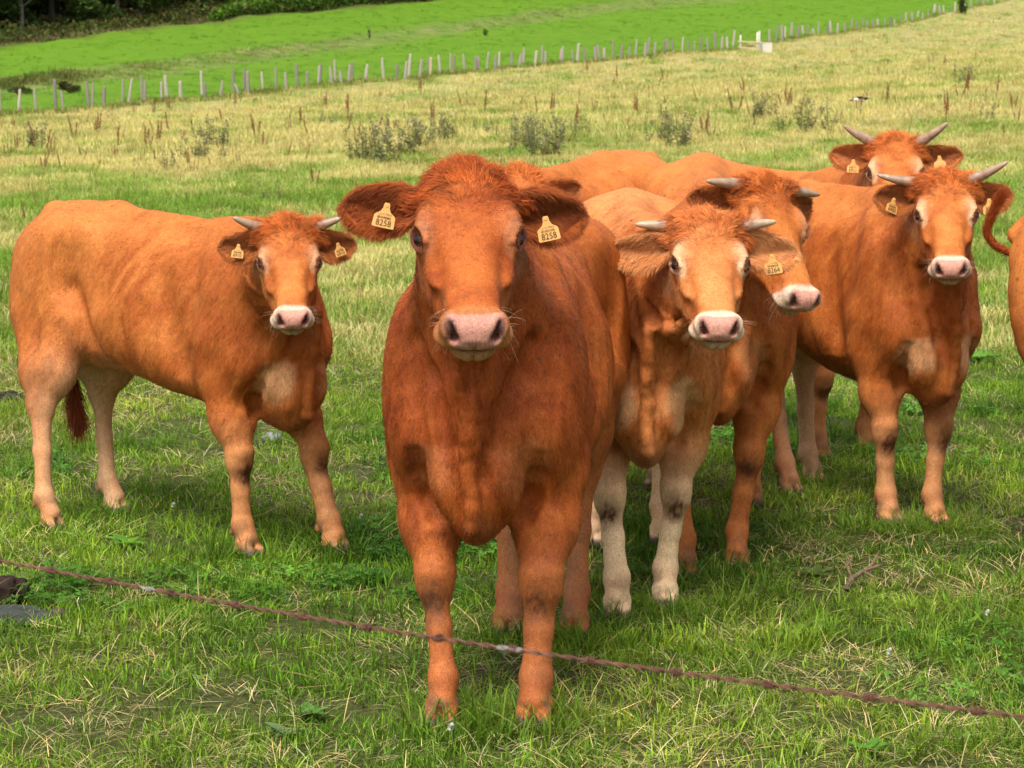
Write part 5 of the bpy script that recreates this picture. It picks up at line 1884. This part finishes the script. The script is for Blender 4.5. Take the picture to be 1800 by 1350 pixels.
for s in (-1, 1):
    mb = MB(); mb.box((0, 0, 0), (.16, .24, .014), np.array([[1, .2, 0], [-.2, 1, 0], [0, s * .25, 1]]))
    o = obj('wing', mb.mesh('wing', M_BIRD), t); o.location = (-.01, s * .13, .065)

# ================================================================ barbed wire in front
M_RUST = attr_mat('rusty_wire', .75, .25, .35, 55, .6, 300)
a0, b0 = np.array([-.69, 3.20, 1.035]), np.array([.47, 2.20, 1.083])
dr = (b0 - a0) / np.linalg.norm(b0 - a0)
t = empty('barbed_wire', tuple(a0), 0, label='rusty twisted barbed wire strung across the foreground', cat='barbed wire')
def wp(s):
    return dr * s + np.array([0, 0, -.012 * math.sin(math.pi * min(1, max(0, s / 1.53)))])
for ph in (0, math.pi):
    mb = MB()
    pts = []
    n1 = np.cross(dr, [0, 0, 1]); n1 /= np.linalg.norm(n1); n2 = np.cross(dr, n1)
    ss_ = np.arange(-1.6, 3.4, .0045)
    for s_ in ss_:
        w = 2 * math.pi * s_ / .048 + ph
        pts.append(wp(s_) + (n1 * math.cos(w) + n2 * math.sin(w)) * .0014)
    mb.tube(pts, .00135, 6)
    V = np.array(mb.v); nz = fbm(V, 14, 2, 5)
    base_ = np.where((nz > .42)[:, None], (.32, .29, .27), (.155, .072, .046)) * (1 + .35 * fbm(V, 90, 2, 6))[:, None]
    mb.c = [tuple(q) for q in np.clip(base_, .01, .8)]
    obj('strand', mb.mesh('strand', M_RUST), t)
rb = random.Random(3)
s_ = -1.50
while s_ < 3.3:
    mb = MB(); mb.col = (.14, .062, .042)
    c = wp(s_); pts = []
    ph = rb.random() * 6.28
    for k in range(34):
        w = ph + 2 * math.pi * k / 12
        pts.append(c + dr * (-.0055 + .011 * k / 33) + (n1 * math.cos(w) + n2 * math.sin(w)) * .0037)
    e0 = pts[0] + (pts[0] - pts[1]) * 5.5; e1 = pts[-1] + (pts[-1] - pts[-2]) * 5.5
    mb.tube([e0] + pts + [e1], [.0003] + [.0011] * 34 + [.0003], 6)
    obj('barb', mb.mesh('barb', M_RUST), t)
    s_ += rb.uniform(.108, .122)
def T(u, dv, df, yaw, tilt, size, num):
    return (u, dv, df, yaw, tilt, size, num)

herd = []
# the big hornless animal in front
herd.append((spec(seed=3, loc=(-.064, 6.40), yaw=-98, wf=[(.060, 6.22), (-.186, 6.22)], wh=[(.195, 7.28), (-.01, 7.30)],
    sl=.86, sw=.93, sh=1.00, hs=1.03, polldark=.05, eye=(-.107, 5.86, 1.322), hyaw=-86, hpitch=34, hroll=0, bone=1.04,
    base=(.42, .098, .017), dark=(.22, .038, .007), light=(.52, .150, .030), legpale=.18, brisket=.15, muzzle=.35, pink=(.48, .225, .165), muzcol=(.50, .26, .10), eyering=.12,
    ear=((-.20, -.05), .0, .205, .01, 0.15), earw=.98, earin=(.26, .07, .02), earhaircol=(.33, .080, .018), earhair=1.1,
    tag=(T(.42, .048, .055, -95, .22, .82, '8258'), T(.42, .043, .064, -88, -.22, .82, '8258')),
    fur=250000, res=.0066, tuft=.95, lash=(.22, .08, .03)),
    'large hornless dark red cow in front facing the camera with tag 8258 in both ears'))
# left heifer
herd.append((spec(seed=5, loc=(-.95, 8.76), yaw=-44, slope=.06, belly=.04, wf=[(-.655, 8.66), (-.965, 8.58)], wh=[(-1.60, 9.50), (-1.78, 9.10)],
    sl=.90, sw=.78, sh=.945, hs=.81, eye=(-.756, 8.1, 1.108), hyaw=-82, hpitch=38, hroll=1, horn=(.13, (.30, .38), .10, .3), bone=.95, neck=.82, meat=.92,
    legpale=.54, brisket=.9, eyering=.45, ear=(-.22, .02, .20, .0, 0.1), tag=(T(.55, .02, .03, -60, .3, .62, '6910'), T(.50, .025, .035, -95, -.12, .62, '6910')),
    tail=[(-1.86, 9.68, 1.08), (-1.88, 9.74, .9), (-1.80, 9.62, .62), (-1.76, 9.58, .42)], switch=.12, fur=190000, res=.0085),
    'horned tan heifer on the far left turning its head to the camera with tag 6910'))
# pale face
herd.append((spec(seed=8, loc=(.43, 7.76), yaw=-90, wf=[(.505, 7.72), (.338, 7.55)], wh=[(.56, 8.85), (.30, 8.80)],
    sl=.92, sw=.82, sh=1.0, slope=.07, hs=.89, eye=(.592, 7.15, 1.167), hyaw=-88, hpitch=32, hroll=-1, horn=(.14, (.12, .0), .05, .1), horntip=(.46, .33, .21), bone=.95, neck=.88,
    base=(.56, .195, .052), dark=(.36, .088, .019), light=(.65, .27, .088), legpale=.95, brisket=1.0, eyering=.8, cheek=.35, muzcol=(.70, .58, .42),
    ear=(-.24, .06, .235, .0, -0.1), earin=(.80, .27, .10), earhaircol=(.85, .40, .15), earhair=1.2,
    tag=(T(.52, .055, .04, -88, .12, .80, '8264'), None), fur=190000, res=.008),
    'horned pale faced heifer with cream forelegs and tag 8264 beside the front cow'))
# looking right
herd.append((spec(seed=13, loc=(.72, 8.40), yaw=-92, wf=[(.80, 8.35), (.60, 8.20)], wh=[(.98, 9.7), (.65, 9.6)],
    sl=1.0, sw=.95, sh=1.09, hs=.88, slope=.10, poll=(.84, 7.98, 1.365), hyaw=-67, hpitch=47, hroll=-8, horn=(.16, (-.08, .02), .0, .0), neck=.95,
    legpale=.12, brisket=.3, eyering=.3, ear=(-.3, -.1, .20, .0, 0.0), fur=90000, res=.009),
    'horned red brown heifer looking to the right behind the pale faced one'))
# right heifer
herd.append((spec(seed=21, loc=(1.56, 9.36), yaw=-68, wf=[(1.655, 9.22), (1.475, 9.24)], wh=[(1.30, 10.22), (1.17, 9.95)],
    sl=.92, sw=.80, sh=.98, hs=.87, eye=(1.606, 8.85, 1.233), hyaw=-95, hpitch=37, hroll=1.5, horn=(.18, (.46, .12), .05, .3), neck=.85, bone=.96,
    legpale=.54, brisket=.9, eyering=.7, cheek=.3, ear=(-.12, .0, .20, .0, 0.0), tag=(T(.42, .045, .035, -98, .12, .76, '6900'), T(.55, .035, .035, -60, -.35, .76, '6900')),
    fur=150000, res=.009),
    'horned red heifer on the right with pink white muzzle and tag 6900 in both ears'))
# rear right
herd.append((spec(seed=34, loc=(1.55, 11.05), yaw=-62, wf=[(1.68, 11.2), (1.42, 10.9)], wh=[(1.22, 12.1), (1.0, 11.9)],
    sl=.95, sw=.85, sh=.99, hs=.93, eye=(1.664, 10.4, 1.34), hyaw=-99, hpitch=36, hroll=0, horn=(.18, (.62, .48), .05, .4), neck=.9,
    legpale=.3, eyering=.6, ear=(-.05, .0, .215, .0, 0.1), tag=(T(.45, .03, .03, -98, .1, .76, None), T(.42, .055, .04, -98, -.05, .76, '6911')), fur=60000, res=.0115),
    'horned red cow at the back right looking over the heifer with tag 6900'))
# behind the front cow
herd.append((spec(seed=55, loc=(-.05, 9.1), yaw=-118, wf=[(.05, 9.05), (-.17, 8.95)], wh=[(.62, 10.1), (.42, 10.15)],
    sl=1.0, sw=.92, sh=1.09, slope=.08, hs=.84, eye=(.02, 8.5, 1.265), hyaw=-93, hpitch=38, hroll=0, neck=.95, legpale=.8,
    ear=(.05, .0, .17, .0, 0.25), earin=(.30, .12, .05), tag=(T(.5, .045, .04, -98, .02, .8, '6889'), None), fur=60000, res=.0115),
    'tan cow mostly hidden behind the large front cow with tag 6889'))
# cropped by the right edge
herd.append((spec(seed=89, loc=(3.02, 8.2), yaw=-20, wf=[(3.1, 8.2), (2.9, 8.0)], wh=[(2.12, 8.65), (2.0, 8.35)], head=False,
    sl=.86, sw=.95, sh=1.0, hs=.9, poll=(3.6, 7.9, 1.35), hyaw=-20, hpitch=30,
    tail=[(1.95, 8.62, 1.10), (1.83, 8.60, 1.105), (1.745, 8.60, 1.135), (1.71, 8.60, 1.19), (1.73, 8.60, 1.26), (1.752, 8.60, 1.31)], switch=.02, fur=40000, res=.01),
    'red brown rump with a swishing tail cut off by the right edge'))
for c, label in herd:
    build_cow(c, label)
